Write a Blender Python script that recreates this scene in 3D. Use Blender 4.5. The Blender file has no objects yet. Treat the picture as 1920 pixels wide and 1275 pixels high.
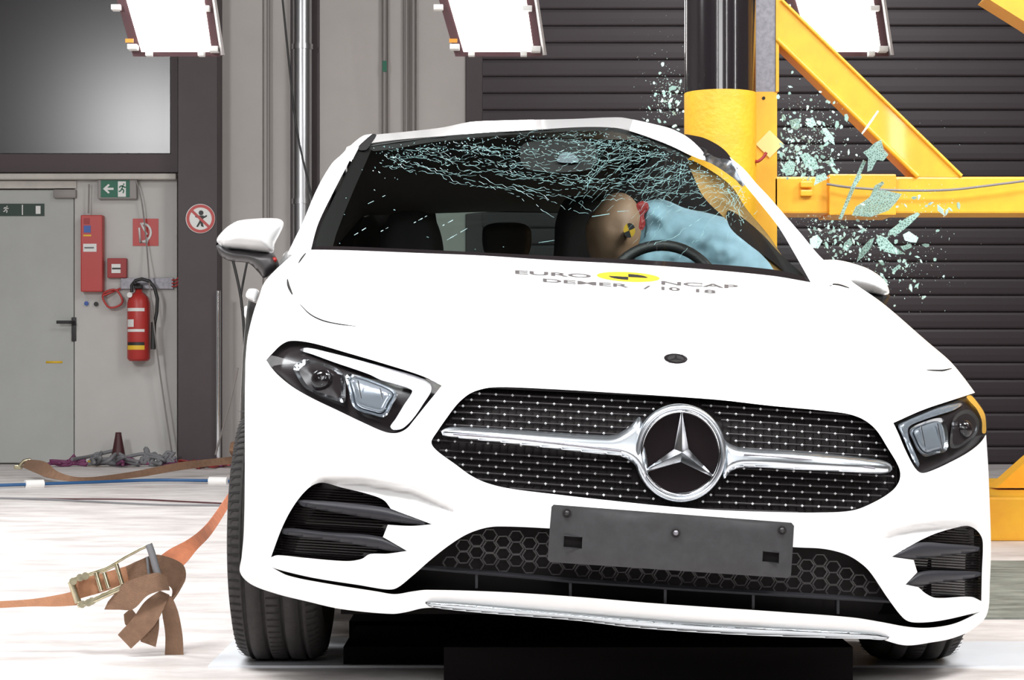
import bpy, bmesh, math, random
import numpy as np
from mathutils import Vector, Matrix, noise
from mathutils.geometry import delaunay_2d_cdt
random.seed(7)
SC = bpy.context.scene
COL = SC.collection
# ------------------------------------------------------------------ camera
FPX, CH, HV = 3900.0, 0.75, 686.0          # focal length in pixels, camera height, horizon row
cam_d = bpy.data.cameras.new('camera'); cam = bpy.data.objects.new('camera', cam_d); COL.objects.link(cam)
cam_d.sensor_width = 36; cam_d.lens = FPX/1920*36; cam_d.shift_y = (HV-637.5)/1920
cam_d.clip_start = 0.05; cam_d.clip_end = 100
cam.location = (0, 0, CH); cam.rotation_euler = (math.pi/2, 0, 0)
SC.camera = cam
SC.view_settings.view_transform = 'Standard'; SC.view_settings.look = 'None'
SC.view_settings.gamma = 1; SC.view_settings.use_curve_mapping = False
SC.view_settings.exposure = -1.15
# ------------------------------------------------------------------ world, hall lights and added lights
w = bpy.data.worlds.new('world'); SC.world = w; w.use_nodes = True
w.node_tree.nodes['Background'].inputs[0].default_value = (0.9, 0.9, 1, 1)
w.node_tree.nodes['Background'].inputs[1].default_value = 0.05
def area(name, loc, target, size, power, spread=180, color=(1, 1, 1), sy=None):
    d = bpy.data.lights.new(name, 'AREA'); d.energy = power; d.color = color
    d.shape = 'RECTANGLE'; d.size = size; d.size_y = sy or size; d.spread = math.radians(spread)
    o = bpy.data.objects.new(name, d); COL.objects.link(o); o.location = loc
    o.rotation_euler = (Vector(target)-Vector(loc)).to_track_quat('-Z', 'Y').to_euler()
    return o
area('overhead_lamp', (-1.3, 3.4, 4.2), (0.2, 5.2, 0.6), 1.2, 200, 120)
area('overhead_lamp', (2.2, 3.4, 4.2), (0.7, 5.2, 0.6), 1.2, 200, 120)
area('overhead_lamp', (0.2, 0.5, 2.6), (0.3, 5.0, 0.6), 1.4, 50, 110)  # low front fill light, added to keep the car's upright faces white
area('overhead_lamp', (-5.2, 8.5, 6.2), (-2.4, 9.0, 0), 2.4, 470, 110)
area('overhead_lamp', (-2.6, 3.4, 4.2), (-1.7, 5.2, 0), 1.2, 45, 100)
area('overhead_lamp', (4.4, 5.0, 4.6), (1.8, 8.2, 1.4), 1.5, 270, 130)
area('hall_lamp', (-4.6, 5.0, 3.75), (-2.6, 15.9, 2.4), .9, 330, 150)  # unseen light, added for its reflection in the dark window pane
for q in ((-1.6, -1.2), (3.0, -1.3), (5.2, 2.6)): area('strip_lamp', (q[0], q[1], 3.6), (.73, 7.35, 1.6), .12, 34, 120, sy=2.6)  # unseen tall lights, added to draw bright streaks on the black pole
area('hall_lamp', (3.0, 8.0, 6.4), (3.0, 15.9, 2.0), 2.5, 380, 160)

# ------------------------------------------------------------------ helpers
def P(u, v, Y): return Vector(((u-960)/FPX*Y, Y, CH+(HV-v)/FPX*Y))
ORG = {}
def tag(o, label=None, cat=None, group=None, kind=None):
    if label: o['label'] = label
    if cat: o['category'] = cat
    if group: o['group'] = group
    if kind: o['kind'] = kind
    return o
def thing(name, loc, label, cat, group=None):
    o = bpy.data.objects.new(name, None); COL.objects.link(o); o.location = loc
    o.empty_display_size = 0.1
    ORG[o.name] = Vector(loc); return tag(o, label, cat, group)
def mesh_obj(name, verts, faces, m, parent=None, smooth=True, flat_from=None, mats=None, fm=None):
    org = ORG.get(parent.name, Vector((0, 0, 0))) if parent else None
    if org is None:
        org = sum((Vector(v) for v in verts), Vector())/max(1, len(verts))
        org.z = min(v[2] for v in verts)
    me = bpy.data.meshes.new(name)
    me.from_pydata([tuple(Vector(v)-org) for v in verts], [], faces)
    for mm in (mats or [m]): me.materials.append(mm)
    if fm: me.polygons.foreach_set('material_index', fm)
    sm = [smooth and (flat_from is None or i < flat_from) for i in range(len(me.polygons))]
    me.polygons.foreach_set('use_smooth', sm); me.update()
    o = bpy.data.objects.new(name, me); COL.objects.link(o)
    if parent: o.parent = parent; ORG[o.name] = org; 
    if not parent: o.location = org
    else: o.location = org-ORG[parent.name]
    ORG[o.name] = org
    return o
def struct(name, verts, faces, m, **k):
    return tag(mesh_obj(name, verts, faces, m, smooth=False, **k), kind='structure')
class MB:
    """collects shapes for one mesh"""
    def __init__(s): s.v = []; s.f = []; s.mi = []
    def add(s, vs, fs, mi=0):
        n = len(s.v); s.v += [Vector(v) for v in vs]; s.f += [tuple(i+n for i in f) for f in fs]; s.mi += [mi]*len(fs); return s
    def box(s, a, b, mi=0, bev=0.0):
        x0, y0, z0 = a; x1, y1, z1 = b
        if bev <= 0:
            vs = [(x, y, z) for x in (x0, x1) for y in (y0, y1) for z in (z0, z1)]
            return s.add(vs, [(0,1,3,2),(4,6,7,5),(0,4,5,1),(2,3,7,6),(0,2,6,4),(1,5,7,3)], mi)
        bm = bmesh.new(); bmesh.ops.create_cube(bm, size=1)
        bmesh.ops.scale(bm, vec=(abs(x1-x0), abs(y1-y0), abs(z1-z0)), verts=bm.verts)
        bmesh.ops.translate(bm, vec=((x0+x1)/2, (y0+y1)/2, (z0+z1)/2), verts=bm.verts)
        bmesh.ops.bevel(bm, geom=bm.edges[:], offset=bev, segments=2, affect='EDGES', profile=0.6)
        s.bm(bm, mi); return s
    def bm(s, bm, mi=0):
        bm.verts.index_update()
        s.add([v.co.copy() for v in bm.verts], [tuple(v.index for v in f.verts) for f in bm.faces], mi); bm.free()
    def tube(s, pts, r, n=8, mi=0, cap=True):
        pts = [Vector(p) for p in pts]; rs = r if isinstance(r, (list, tuple)) else [r]*len(pts)
        up = None; rings = []
        for i, p in enumerate(pts):
            d = (pts[min(i+1, len(pts)-1)]-pts[max(i-1, 0)]).normalized()
            if up is None:
                up = Vector((0, 0, 1)) if abs(d.z) < .9 else Vector((1, 0, 0))
            a = d.cross(up)
            if a.length < 1e-5: a = d.orthogonal()
            a.normalize(); b = a.cross(d).normalized(); up = b
            rings.append([p+rs[i]*(math.cos(t)*a+math.sin(t)*b) for t in [2*math.pi*k/n for k in range(n)]])
        vs = [q for r_ in rings for q in r_]; fs = []
        for i in range(len(rings)-1):
            for k in range(n):
                k2 = (k+1) % n; fs.append((i*n+k, i*n+k2, (i+1)*n+k2, (i+1)*n+k))
        if cap:
            m_ = len(vs); vs += rings[0]+rings[-1]; fs += [tuple(range(m_, m_+n))[::-1], tuple(range(m_+n, m_+2*n))]
        return s.add(vs, fs, mi)
    def lathe(s, prof, c, axis='Z', n=32, mi=0):
        vs = []; fs = []
        for (r, h) in prof:
            for k in range(n):
                t = 2*math.pi*k/n; a, b = r*math.cos(t), r*math.sin(t)
                q = {'Z': (a, b, h), 'X': (h, a, b), 'Y': (a, h, b)}[axis]; vs.append(Vector(c)+Vector(q))
        for i in range(len(prof)-1):
            for k in range(n):
                k2 = (k+1) % n; fs.append((i*n+k, i*n+k2, (i+1)*n+k2, (i+1)*n+k))
        return s.add(vs, fs, mi)
    def build(s, name, m, parent=None, smooth=True, mats=None):
        return mesh_obj(name, s.v, s.f, m, parent, smooth, mats=mats, fm=s.mi if mats else None)
def crom(pts, closed=True, step=5.0):
    """Catmull-Rom through traced points; a third element marks a sharp corner"""
    n = len(pts); xy = [Vector((p[0], p[1])) for p in pts]; cor = [len(p) > 2 for p in pts]
    out = []
    for i in range(n if closed else n-1):
        a, b = xy[i], xy[(i+1) % n]
        pa = xy[i-1] if (closed or i > 0) else a
        pb = xy[(i+2) % n] if (closed or i < n-2) else b
        if cor[i]: pa = a-(b-a)*.3
        if cor[(i+1) % n]: pb = b+(b-a)*.3
        L = (b-a).length; k = max(1, int(round(L/step)))
        la, lb = (a-pa).length or 1, (pb-b).length or 1
        ta = (b-pa)*(L/(L+la)); tb = (pb-a)*(L/(L+lb))
        if cor[i] and cor[(i+1) % n]: ta = tb = b-a
        for j in range(k):
            t = j/k; t2, t3 = t*t, t*t*t
            out.append((2*t3-3*t2+1)*a+(t3-2*t2+t)*ta+(-2*t3+3*t2)*b+(t3-t2)*tb)
    if not closed: out.append(xy[-1])
    return [(p.x, p.y) for p in out]
def inside(pts, poly):
    x, y = pts[:, 0], pts[:, 1]; r = np.zeros(len(pts), bool); n = len(poly)
    for i in range(n):
        x1, y1 = poly[i]; x2, y2 = poly[(i+1) % n]
        if y1 == y2: continue
        c = ((y1 > y) != (y2 > y)) & (x < (x2-x1)*(y-y1)/(y2-y1)+x1); r ^= c
    return r
def dist(pts, poly):
    d = np.full(len(pts), 1e9); n = len(poly)
    for i in range(n):
        a = np.array(poly[i]); b = np.array(poly[(i+1) % n]); ab = b-a; L = (ab**2).sum()
        if L < 1e-12: continue
        t = np.clip(((pts-a)@ab)/L, 0, 1); d = np.minimum(d, np.hypot(*(pts-a-t[:, None]*ab).T))
    return d
def fill(outline, holes=(), step=14):
    loops = [outline]+list(holes); pts = []; ed = []
    for lp in loops:
        n0 = len(pts); pts += [Vector(p) for p in lp]; m = len(lp); ed += [(n0+i, n0+(i+1) % m) for i in range(m)]
    o = np.array(outline); x0, y0 = o.min(0); x1, y1 = o.max(0); g = []
    row = 0; y = y0+step*.5
    while y < y1:
        x = x0+(step/2 if row % 2 else 0)
        while x < x1: g.append((x, y)); x += step
        y += step*.87; row += 1
    if g:
        g = np.array(g); k = inside(g, outline)
        for h in holes: k &= ~inside(g, h)
        g = g[k]
        for lp in loops:
            if len(g): g = g[dist(g, lp) > step*.45]
        pts += [Vector(map(float, p)) for p in g]
    V, E, F, *_ = delaunay_2d_cdt(pts, ed, [], 0, 1e-6)
    V = np.array([tuple(v) for v in V]); F = [tuple(f) for f in F]
    c = np.array([V[list(f)].mean(0) for f in F]); k = inside(c, outline)
    for h in holes: k &= ~inside(c, h)
    F = [f for f, q in zip(F, k) if q]
    F2 = []
    for f in F:                                    # make them run clockwise in image space
        a, b, c_ = V[f[0]], V[f[1]], V[f[2]]
        ar = (b[0]-a[0])*(c_[1]-a[1])-(b[1]-a[1])*(c_[0]-a[0])
        F2.append(f if ar < 0 else f[::-1])
    return V, F2
def bedges(F):
    cnt = {}
    for f in F:
        for i in range(3):
            e = (f[i], f[(i+1) % 3]); cnt[e] = cnt.get(e, 0)+1
    return [e for e in cnt if (e[1], e[0]) not in cnt]
def surf(name, outline, depth, m, parent=None, holes=(), step=14, flange=0.03, off=0.0, tf=None, raw=False, bstep=5):
    """curved sheet cut to a traced outline; edges are returned backwards by `flange`"""
    ol = [tuple(p[:2]) for p in outline] if raw else crom(outline, True, bstep)
    hs = [h if raw else crom(h, True, bstep) for h in holes]
    V, F = fill(ol, hs, step)
    T = tf or (lambda u, v, y: P(u, v, y))
    Yd = depth(V[:, 0], V[:, 1])+off if callable(depth) else np.full(len(V), depth+off)
    vs = [T(a[0], a[1], y) for a, y in zip(V, Yd)]; fs = list(F); nf = len(fs)
    if flange:
        for (a, b) in bedges(F):
            n = len(vs); vs += [vs[a], vs[b], T(V[b][0], V[b][1], Yd[b]+flange), T(V[a][0], V[a][1], Yd[a]+flange)]
            fs.append((n+1, n, n+3, n+2))
    return mesh_obj(name, vs, fs, m, parent, True, nf)
def puff(name, outline, Y, front, back, m, parent=None, R=20, step=7, bstep=4, pw=.5, wr=0, raw=False):
    """rounded solid: traced outline, own thickness in front and behind"""
    ol = outline if raw else crom(outline, True, bstep); V, F = fill(ol, (), step); d = dist(V, ol)
    t = np.clip(d/R, 0, 1); h = np.power(np.clip(1-(1-t)**2, 0, 1), pw)
    Yc = Y(V[:, 0], V[:, 1]) if callable(Y) else np.full(len(V), float(Y))
    if wr: h = h*(1+wr*np.array([noise.noise(Vector((a[0]*.02, a[1]*.035, 3.1)))+.6*noise.noise(Vector((a[0]*.06, a[1]*.05, 1.1))) for a in V]))
    n = len(V)
    vs = [P(a[0], a[1], y-front*q) for a, y, q in zip(V, Yc, h)]+[P(a[0], a[1], y+back*q) for a, y, q in zip(V, Yc, h)]
    fs = list(F)+[tuple(i+n for i in f[::-1]) for f in F]
    for (a, b) in bedges(F): fs.append((b, a, a+n, b+n))
    return mesh_obj(name, vs, fs, m, parent, True)
def prism(name, outline, Y0, Y1, m, parent=None, raw=True, smooth=False):
    """flat plate of traced outline between two depths"""
    V, F = fill(outline if raw else crom(outline), (), 1e5 if raw else 20)
    return _prism(name, V, F, Y0, Y1, m, parent)
def _prism(name, V, F, Y0, Y1, m, parent):
    n = len(V); s = Y0
    f0 = [P(a[0], a[1], Y0) for a in V]; f1 = [Vector((p.x, Y1, p.z)) for p in f0]
    fs = list(F)+[tuple(i+n for i in f[::-1]) for f in F]+[(b, a, a+n, b+n) for a, b in bedges(F)]
    return mesh_obj(name, f0+f1, fs, m, parent, False)
def pbox(mb, u0, v0, u1, v1, Y, d, mi=0, bev=0.0):
    a = P(u0, v1, Y); b = P(u1, v0, Y); return mb.box((a.x, Y, a.z), (b.x, Y+d, b.z), mi, bev)
def ribbon(name, rows, m, parent=None, th=0.003, label=None, n=5):
    """rows: (ua,va,ub,vb,Y) edge pairs, splined; a thin flat strap"""
    R = np.array([r if len(r) == 6 else tuple(r)+(r[4],) for r in rows], float); out = []
    for i in range(len(R)-1):
        p0, p1, p2, p3 = R[max(i-1, 0)], R[i], R[i+1], R[min(i+2, len(R)-1)]
        for j in range(n):
            t = j/n; out.append(.5*((2*p1)+(-p0+p2)*t+(2*p0-5*p1+4*p2-p3)*t*t+(-p0+3*p1-3*p2+p3)*t**3))
    out.append(R[-1]); vs = []; fs = []
    A = [P(r[0], r[1], r[4]) for r in out]; B = [P(r[2], r[3], r[5]) for r in out]
    for i in range(len(out)):
        a, b = A[i], B[i]; tg = A[min(i+1, len(A)-1)]+B[min(i+1, len(A)-1)]-A[max(i-1, 0)]-B[max(i-1, 0)]
        nn = (b-a).cross(tg); nn = nn.normalized()*th*.5 if nn.length > 1e-9 else Vector((0, th*.5, 0))
        vs += [a+nn, b+nn, b-nn, a-nn]
    for i in range(len(out)-1):
        for k in range(4):
            k2 = (k+1) % 4; fs.append((i*4+k, i*4+k2, i*4+4+k2, i*4+4+k))
    e = (len(out)-1)*4; fs += [(3, 2, 1, 0), (e, e+1, e+2, e+3)]
    o = mesh_obj(name, vs, fs, m, parent, True)
    md = o.modifiers.new('edge', 'EDGE_SPLIT'); md.split_angle = math.radians(50)
    return o
def text_mesh(body, size=1.0):
    c = bpy.data.curves.new('lettering', 'FONT'); c.body = body; c.size = size; c.offset = 0.02
    o = bpy.data.objects.new('lettering', c); COL.objects.link(o)
    dg = bpy.context.evaluated_depsgraph_get(); me = o.evaluated_get(dg).to_mesh()
    vs = [tuple(v.co) for v in me.vertices]; fs = [tuple(p.vertices) for p in me.polygons]
    o.evaluated_get(dg).to_mesh_clear(); bpy.data.objects.remove(o); bpy.data.curves.remove(c)
    return vs, fs
def interp(x, tab):
    a = sorted(tab); return np.interp(x, [p[0] for p in a], [p[1] for p in a])
def sinterp(x, tab):                               # smooth interpolation (averaged)
    return sum(interp(x+d, tab) for d in (-16, -8, 0, 8, 16))/5

# ------------------------------------------------------------------ materials
def mat(name, col, rough=.5, metal=0, coat=0, emit=0, var=0.0, vscale=8, bump=0, bscale=60, spec=.5, trans=0, alpha=1, col2=None, stretch=None):
    m = bpy.data.materials.new(name); m.use_nodes = True; nt = m.node_tree; b = nt.nodes['Principled BSDF']
    b.inputs['Base Color'].default_value = (*col, 1); b.inputs['Roughness'].default_value = rough
    b.inputs['Metallic'].default_value = metal; b.inputs['Coat Weight'].default_value = coat; b.inputs['Coat Roughness'].default_value = .04
    b.inputs['Specular IOR Level'].default_value = spec
    if trans: b.inputs['Transmission Weight'].default_value = trans
    if alpha < 1: b.inputs['Alpha'].default_value = alpha
    if emit: b.inputs['Emission Color'].default_value = (1, .98, .96, 1); b.inputs['Emission Strength'].default_value = emit
    if var or bump:
        tc = nt.nodes.new('ShaderNodeTexCoord'); mp = nt.nodes.new('ShaderNodeMapping'); nt.links.new(tc.outputs['Object'], mp.inputs[0])
        if stretch: mp.inputs['Scale'].default_value = stretch
    if var:
        nz = nt.nodes.new('ShaderNodeTexNoise'); nz.inputs['Scale'].default_value = vscale; nz.inputs['Detail'].default_value = 7; nz.inputs['Roughness'].default_value = .65
        nt.links.new(mp.outputs[0], nz.inputs[0])
        rp = nt.nodes.new('ShaderNodeValToRGB'); rp.color_ramp.elements[0].position = .36; rp.color_ramp.elements[1].position = .62
        c2 = col2 or tuple(c*(1-var) for c in col)
        rp.color_ramp.elements[0].color = (*c2, 1); rp.color_ramp.elements[1].color = (*col, 1)
        nt.links.new(nz.outputs['Fac'], rp.inputs[0]); nt.links.new(rp.outputs[0], b.inputs['Base Color'])
    if bump:
        n2 = nt.nodes.new('ShaderNodeTexNoise'); n2.inputs['Scale'].default_value = bscale; nt.links.new(mp.outputs[0], n2.inputs[0])
        bp = nt.nodes.new('ShaderNodeBump'); bp.inputs['Strength'].default_value = bump; bp.inputs['Distance'].default_value = .01
        nt.links.new(n2.outputs['Fac'], bp.inputs['Height']); nt.links.new(bp.outputs[0], b.inputs['Normal'])
    return m
def glassmat(name, tint, gloss=.12, rough=.02, dif=0.0, dcol=(.5, .7, .65)):
    """thin pane: tinted see-through sheet with a glossy reflection"""
    m = bpy.data.materials.new(name); m.use_nodes = True; nt = m.node_tree; nt.nodes.clear()
    out = nt.nodes.new('ShaderNodeOutputMaterial'); tr = nt.nodes.new('ShaderNodeBsdfTransparent'); tr.inputs[0].default_value = (*tint, 1)
    gl = nt.nodes.new('ShaderNodeBsdfGlossy'); gl.inputs['Roughness'].default_value = rough; gl.inputs[0].default_value = (1, 1, 1, 1)
    fr = nt.nodes.new('ShaderNodeFresnel'); fr.inputs[0].default_value = 1.45
    mx = nt.nodes.new('ShaderNodeMixShader'); nt.links.new(tr.outputs[0], mx.inputs[1]); nt.links.new(gl.outputs[0], mx.inputs[2])
    ml = nt.nodes.new('ShaderNodeMath'); ml.operation = 'MULTIPLY'; ml.inputs[1].default_value = gloss*8; nt.links.new(fr.outputs[0], ml.inputs[0]); nt.links.new(ml.outputs[0], mx.inputs[0])
    last = mx
    if dif:
        df = nt.nodes.new('ShaderNodeBsdfDiffuse'); df.inputs[0].default_value = (*dcol, 1)
        m2 = nt.nodes.new('ShaderNodeMixShader'); m2.inputs[0].default_value = dif
        nt.links.new(mx.outputs[0], m2.inputs[1]); nt.links.new(df.outputs[0], m2.inputs[2]); last = m2
    nt.links.new(last.outputs[0], out.inputs[0]); return m
M = dict(
 white=mat('white_paint', (.86, .86, .86), .28, coat=.5),
 black=mat('black_plastic', (.018, .017, .018), .45, bump=.15, bscale=300),
 gloss_black=mat('gloss_black', (.012, .009, .010), .12, coat=.3),
 lampblack=mat('lamp_housing_black', (.02, .015, .016), .25),
 fin=mat('grey_black_plastic', (.026, .026, .031), .5, spec=.3),
 cavity=mat('grille_cavity_black', (.010, .008, .008), .6, spec=.15), slat=mat('grille_slat_black', (.03, .026, .028), .35, spec=.3),
 paper=mat('pale_yellow_paper', (.95, .82, .35), .6), pin=mat('bright_pin', (.9, .9, .92), .3, .2, spec=.9), txt=mat('faded_lettering', (.10, .09, .09), .5),
 maroon=mat('maroon_plastic', (.06, .012, .015), .5),
 lipchrome=mat('dark_chrome_strip', (.50, .54, .57), .2, 1),
 chrome=mat('chrome', (.85, .88, .92), .12, 1),
 satin=mat('satin_silver', (.72, .77, .82), .28, 1),
 plate=mat('plate_holder_plastic', (.036, .036, .039), .55, var=.25, vscale=30),
 tyre=mat('tyre_rubber', (.035, .032, .031), .8, var=.3, vscale=60),
 rim=mat('dark_rim_metal', (.2, .2, .21), .35, 1),
 glass=glassmat('windscreen_glass', (.86, .93, .91), .018),
 rearglass=glassmat('rear_window_glass', (.42, .52, .49), .05),
 lens=glassmat('headlight_lens', (.93, .95, .96), .02),
 shard=glassmat('broken_green_glass', (.72, .86, .8), .14, .15, dif=.62, dcol=(.46, .68, .62)),
 crumb=glassmat('glass_crumbs', (.75, .9, .85), .16, .2, dif=.75, dcol=(.62, .84, .79)),
 crack=mat('crack_lines', (.22, .40, .40), .35, spec=.8),
 floor=mat('concrete_floor', (.84, .80, .785), .5, var=1, vscale=2.6, col2=(.56, .515, .495), bump=.1, bscale=14, stretch=(1, 2.2, 1)),
 wall=mat('wall_panel_paint', (.47, .44, .42), .6, var=.07, vscale=1.2),
 wall2=mat('wall_white_paint', (.52, .51, .49), .6, var=.06, vscale=2),
 doorp=mat('door_paint', (.42, .43, .41), .5, var=.08, vscale=2),
 ledge=mat('ledge_paint', (.56, .53, .49), .6, var=.15, vscale=6),
 col=mat('column_paint', (.055, .038, .042), .5, var=.15, vscale=3),
 frame=mat('window_frame_paint', (.05, .028, .032), .5),
 winpane=mat('dark_window_pane', (.022, .020, .023), .24, spec=.6, coat=0),
 shutter=mat('roller_shutter_metal', (.038, .027, .032), .42, .2, var=.12, vscale=.8),
 dark=mat('dark_recess', (.02, .018, .018), .7),
 ceil=mat('ceiling_paint', (.12, .12, .12), .8), side=mat('hall_wall_paint', (.30, .29, .28), .8),
 yellow=mat('yellow_paint', (.93, .50, .03), .45, var=.25, vscale=5, col2=(.85, .40, .025), coat=.2),
 polepaint=mat('chipped_yellow_paint', (.93, .50, .03), .45, var=1, vscale=7, col2=(.86, .42, .03), bump=.2),
 poleblack=mat('pole_black', (.015, .012, .014), .15, coat=.6),
 steel=mat('grey_steel', (.28, .27, .30), .45, .6, var=.3, vscale=50),
 pipe=mat('galvanised_pipe', (.55, .56, .58), .3, 1),
 conduit=mat('conduit_grey', (.25, .23, .22), .5, .2),
 red=mat('red_paint', (.46, .035, .03), .4), redd=mat('dark_red_plastic', (.33, .03, .03), .5),
 green=mat('sign_green', (.01, .13, .075), .5), dgreen=mat('dark_sign_green', (.012, .035, .025), .5),
 signw=mat('sign_white', (.75, .75, .73), .5), signb=mat('sign_black', (.02, .02, .02), .5),
 blue=mat('label_blue', (.05, .12, .4), .5), ylabel=mat('label_yellow', (.8, .5, .03), .5),
 hose_b=mat('blue_hose', (.02, .09, .23), .4), hose_w=mat('white_tape', (.85, .84, .82), .5),
 strap=mat('brown_webbing', (.27, .155, .095), .75, var=.2, vscale=40, bump=.4, bscale=400),
 strapo=mat('orange_webbing', (.62, .21, .10), .7, var=.2, vscale=30, bump=.3, bscale=400),
 strapt=mat('tan_webbing', (.50, .24, .13), .7, var=.15, vscale=30, bump=.3, bscale=400),
 zinc=mat('zinc_yellow_metal', (.66, .60, .42), .3, 1, var=.3, vscale=40),
 airbag=mat('airbag_cloth', (.30, .47, .57), .8, var=.2, vscale=9, bump=.5, bscale=12),
 skin=mat('dummy_vinyl', (.30, .19, .12), .55), cloth=mat('seat_cloth', (.02, .018, .018), .8),
 lining=mat('cabin_lining', (.012, .010, .010), .9), trim=mat('tan_pillar_trim', (.36, .20, .07), .5, var=.4, vscale=10),
 emit=mat('lamp_face', (1, 1, 1), .5, emit=14), lamph=mat('lamp_housing', (.10, .05, .055), .4, .4),
 orange=mat('orange_label', (.8, .3, .03), .5), purple=mat('purple_cable', (.16, .03, .10), .5), greyc=mat('grey_cable', (.18, .18, .19), .6),
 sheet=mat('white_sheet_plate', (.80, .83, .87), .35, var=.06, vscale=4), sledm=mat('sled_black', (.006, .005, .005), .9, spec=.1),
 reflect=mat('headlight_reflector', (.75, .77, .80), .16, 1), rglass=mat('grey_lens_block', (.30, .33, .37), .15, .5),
 drl=mat('light_guide_white', (.90, .88, .93), .2, spec=.8), amber=mat('amber_lens', (.55, .30, .05), .3),
 hex=mat('mesh_plastic', (.05, .046, .048), .45), grout=mat('track_concrete', (.30, .32, .28), .7, var=1, vscale=5, col2=(.13, .14, .12), stretch=(1, 3, 1)),
)
for nm_ in ('shard', 'crumb'):
    nt = M[nm_].node_tree; m2 = [n for n in nt.nodes if n.type == 'MIX_SHADER'][-1]; m2 = next(n for n in nt.nodes if n.type == 'MIX_SHADER' and any(l.from_node.type == 'BSDF_DIFFUSE' for i_ in n.inputs for l in i_.links))
    tc = nt.nodes.new('ShaderNodeTexCoord'); vo = nt.nodes.new('ShaderNodeTexVoronoi'); vo.feature = 'DISTANCE_TO_EDGE'; vo.inputs['Scale'].default_value = 120 if nm_ == 'shard' else 3
    rp = nt.nodes.new('ShaderNodeValToRGB'); rp.color_ramp.elements[0].position = .03; rp.color_ramp.elements[0].color = (.95,)*3+(1,); rp.color_ramp.elements[1].position = .25; rp.color_ramp.elements[1].color = ((.30 if nm_ == 'shard' else .6),)*3+(1,)
    nt.links.new(tc.outputs['Object'], vo.inputs['Vector']); nt.links.new(vo.outputs['Distance'], rp.inputs[0]); nt.links.new(rp.outputs[0], m2.inputs[0])
# ================================================================== SETTING
WY = 15.9
X0, X1, ZC = -7.0, 9.0, 7.5
struct('floor', [(X0, -4, 0), (X1, -4, 0), (X1, WY, 0), (X0, WY, 0)], [(0, 1, 2, 3)], M['floor'])
struct('ceiling', [(X0, -4, ZC), (X1, -4, ZC), (X1, WY, ZC), (X0, WY, ZC)], [(3, 2, 1, 0)], M['ceil'])
struct('wall_left', [(X0, -4, 0), (X0, WY, 0), (X0, WY, ZC), (X0, -4, ZC)], [(0, 1, 2, 3)], M['side'])
struct('wall_right', [(X1, -4, 0), (X1, WY, 0), (X1, WY, ZC), (X1, -4, ZC)], [(3, 2, 1, 0)], M['side'])
struct('wall_front', [(X0, -4, 0), (X1, -4, 0), (X1, -4, ZC), (X0, -4, ZC)], [(0, 1, 2, 3)], M['side'])
# back wall: panels with thin vertical joints
mb = MB(); mb.box((X0, WY, 0), (X1, WY+.2, ZC), 0)
bounds = [408, 494, 545, 598, 717, 757, 873]
for a, b in ((409, 493), (505, 545), (600, 716), (728, 756), (781, 873)):
    A, B = P(a, 0, WY), P(b, 0, WY); mb.box((A.x, WY-.02, 0), (B.x, WY, ZC), 0)
o = mb.build('wall_back', M['wall'], None, False); tag(o, kind='structure')
mb = MB()
A, B = P(143, 340, WY), P(334, 0, WY); mb.box((A.x, WY-.06, 0), (B.x, WY, A.z), 0)
tag(mb.build('wall_back_panel', M['wall2'], None, False), kind='structure').name = 'trim_1'
# roller shutter (door_2): horizontal curved slats
mb = MB(); xa = P(905, 0, WY).x; pit = 31.4/FPX*WY; zb = P(0, 900, WY).z
y0 = WY-.06; k = 0; z = zb+.0
mb.box((P(874, 0, WY).x, WY-.05, 0), (xa, WY, ZC), 1)
while z < ZC-.1:
    vs = []; prof = [(0, .028), (.007, .028), (.009, .003), (.02, 0), (.06, -.001), (pit-.02, 0), (pit-.004, .003), (pit, .028)]
    for (h, d) in prof: vs += [(xa, y0+d, z+h), (X1, y0+d, z+h)]
    mb.add(vs, [(2*i, 2*i+1, 2*i+3, 2*i+2) for i in range(len(prof)-1)]); z += pit
mb.box((xa, y0-.005, 0), (X1, y0+.03, zb), 1); zz = P(0, 885, WY).z; mb.box((xa, y0-.02, zz-.006), (X1, y0, zz+.004), 2)
o = mb.build('door_2', M['shutter'], None, False, mats=[M['shutter'], M['col'], M['steel']]); tag(o, kind='structure')
# window high on the left, its frame and the ledge under it
mb = MB(); A = P(-400, 288, WY); B = P(320, -420, WY); mb.box((A.x, WY-.03, A.z), (B.x, WY-.01, B.z))
win = mb.build('window_1', M['winpane'], None, False); tag(win, kind='structure')
mb = MB(); pbox(mb, -400, 289, 331, 323, WY-.07, .07); pbox(mb, 320, -420, 333, 323, WY-.071, .071); mb.build('window_frame', M['frame'], win, False)
mb = MB(); pbox(mb, -400, 325, 330, 336, WY-.16, .16, bev=.01); pbox(mb, -400, 339, 143, 353, WY-.08, .08)
tag(mb.build('trim_2', M['ledge'], None, False), kind='structure')
# door at far left
mb = MB(); A = P(-120, 870, WY); B = P(141, 357, WY); mb.box((A.x, WY-.05, .01), (B.x, WY-.005, B.z), bev=.006)
door = mb.build('door_1', M['doorp'], None, False); tag(door, kind='structure')
mb = MB(); pbox(mb, 134, 595, 143, 640, WY-.065, .015, bev=.003); h = [P(138, 604, WY-.065), P(138, 604, WY-.12), P(128, 604, WY-.13), P(106, 604, WY-.13)]
mb.tube(h, .012); tag(mb.build('door_handle', M['black'], door), label='black lever handle')
mb = MB(); pbox(mb, 100, 355, 142, 371, WY-.10, .05, bev=.004); mb.build('door_closer', M['conduit'], door)
mb = MB(); pbox(mb, 86, 677, 117, 681, WY-.053, .003); mb.build('yellow_tape', M['ylabel'], door)
mb = MB(); pbox(mb, -90, 382, 83, 405, WY-.056, .006); ds = mb.build('escape_sign', M['dgreen'], door, False)
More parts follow.
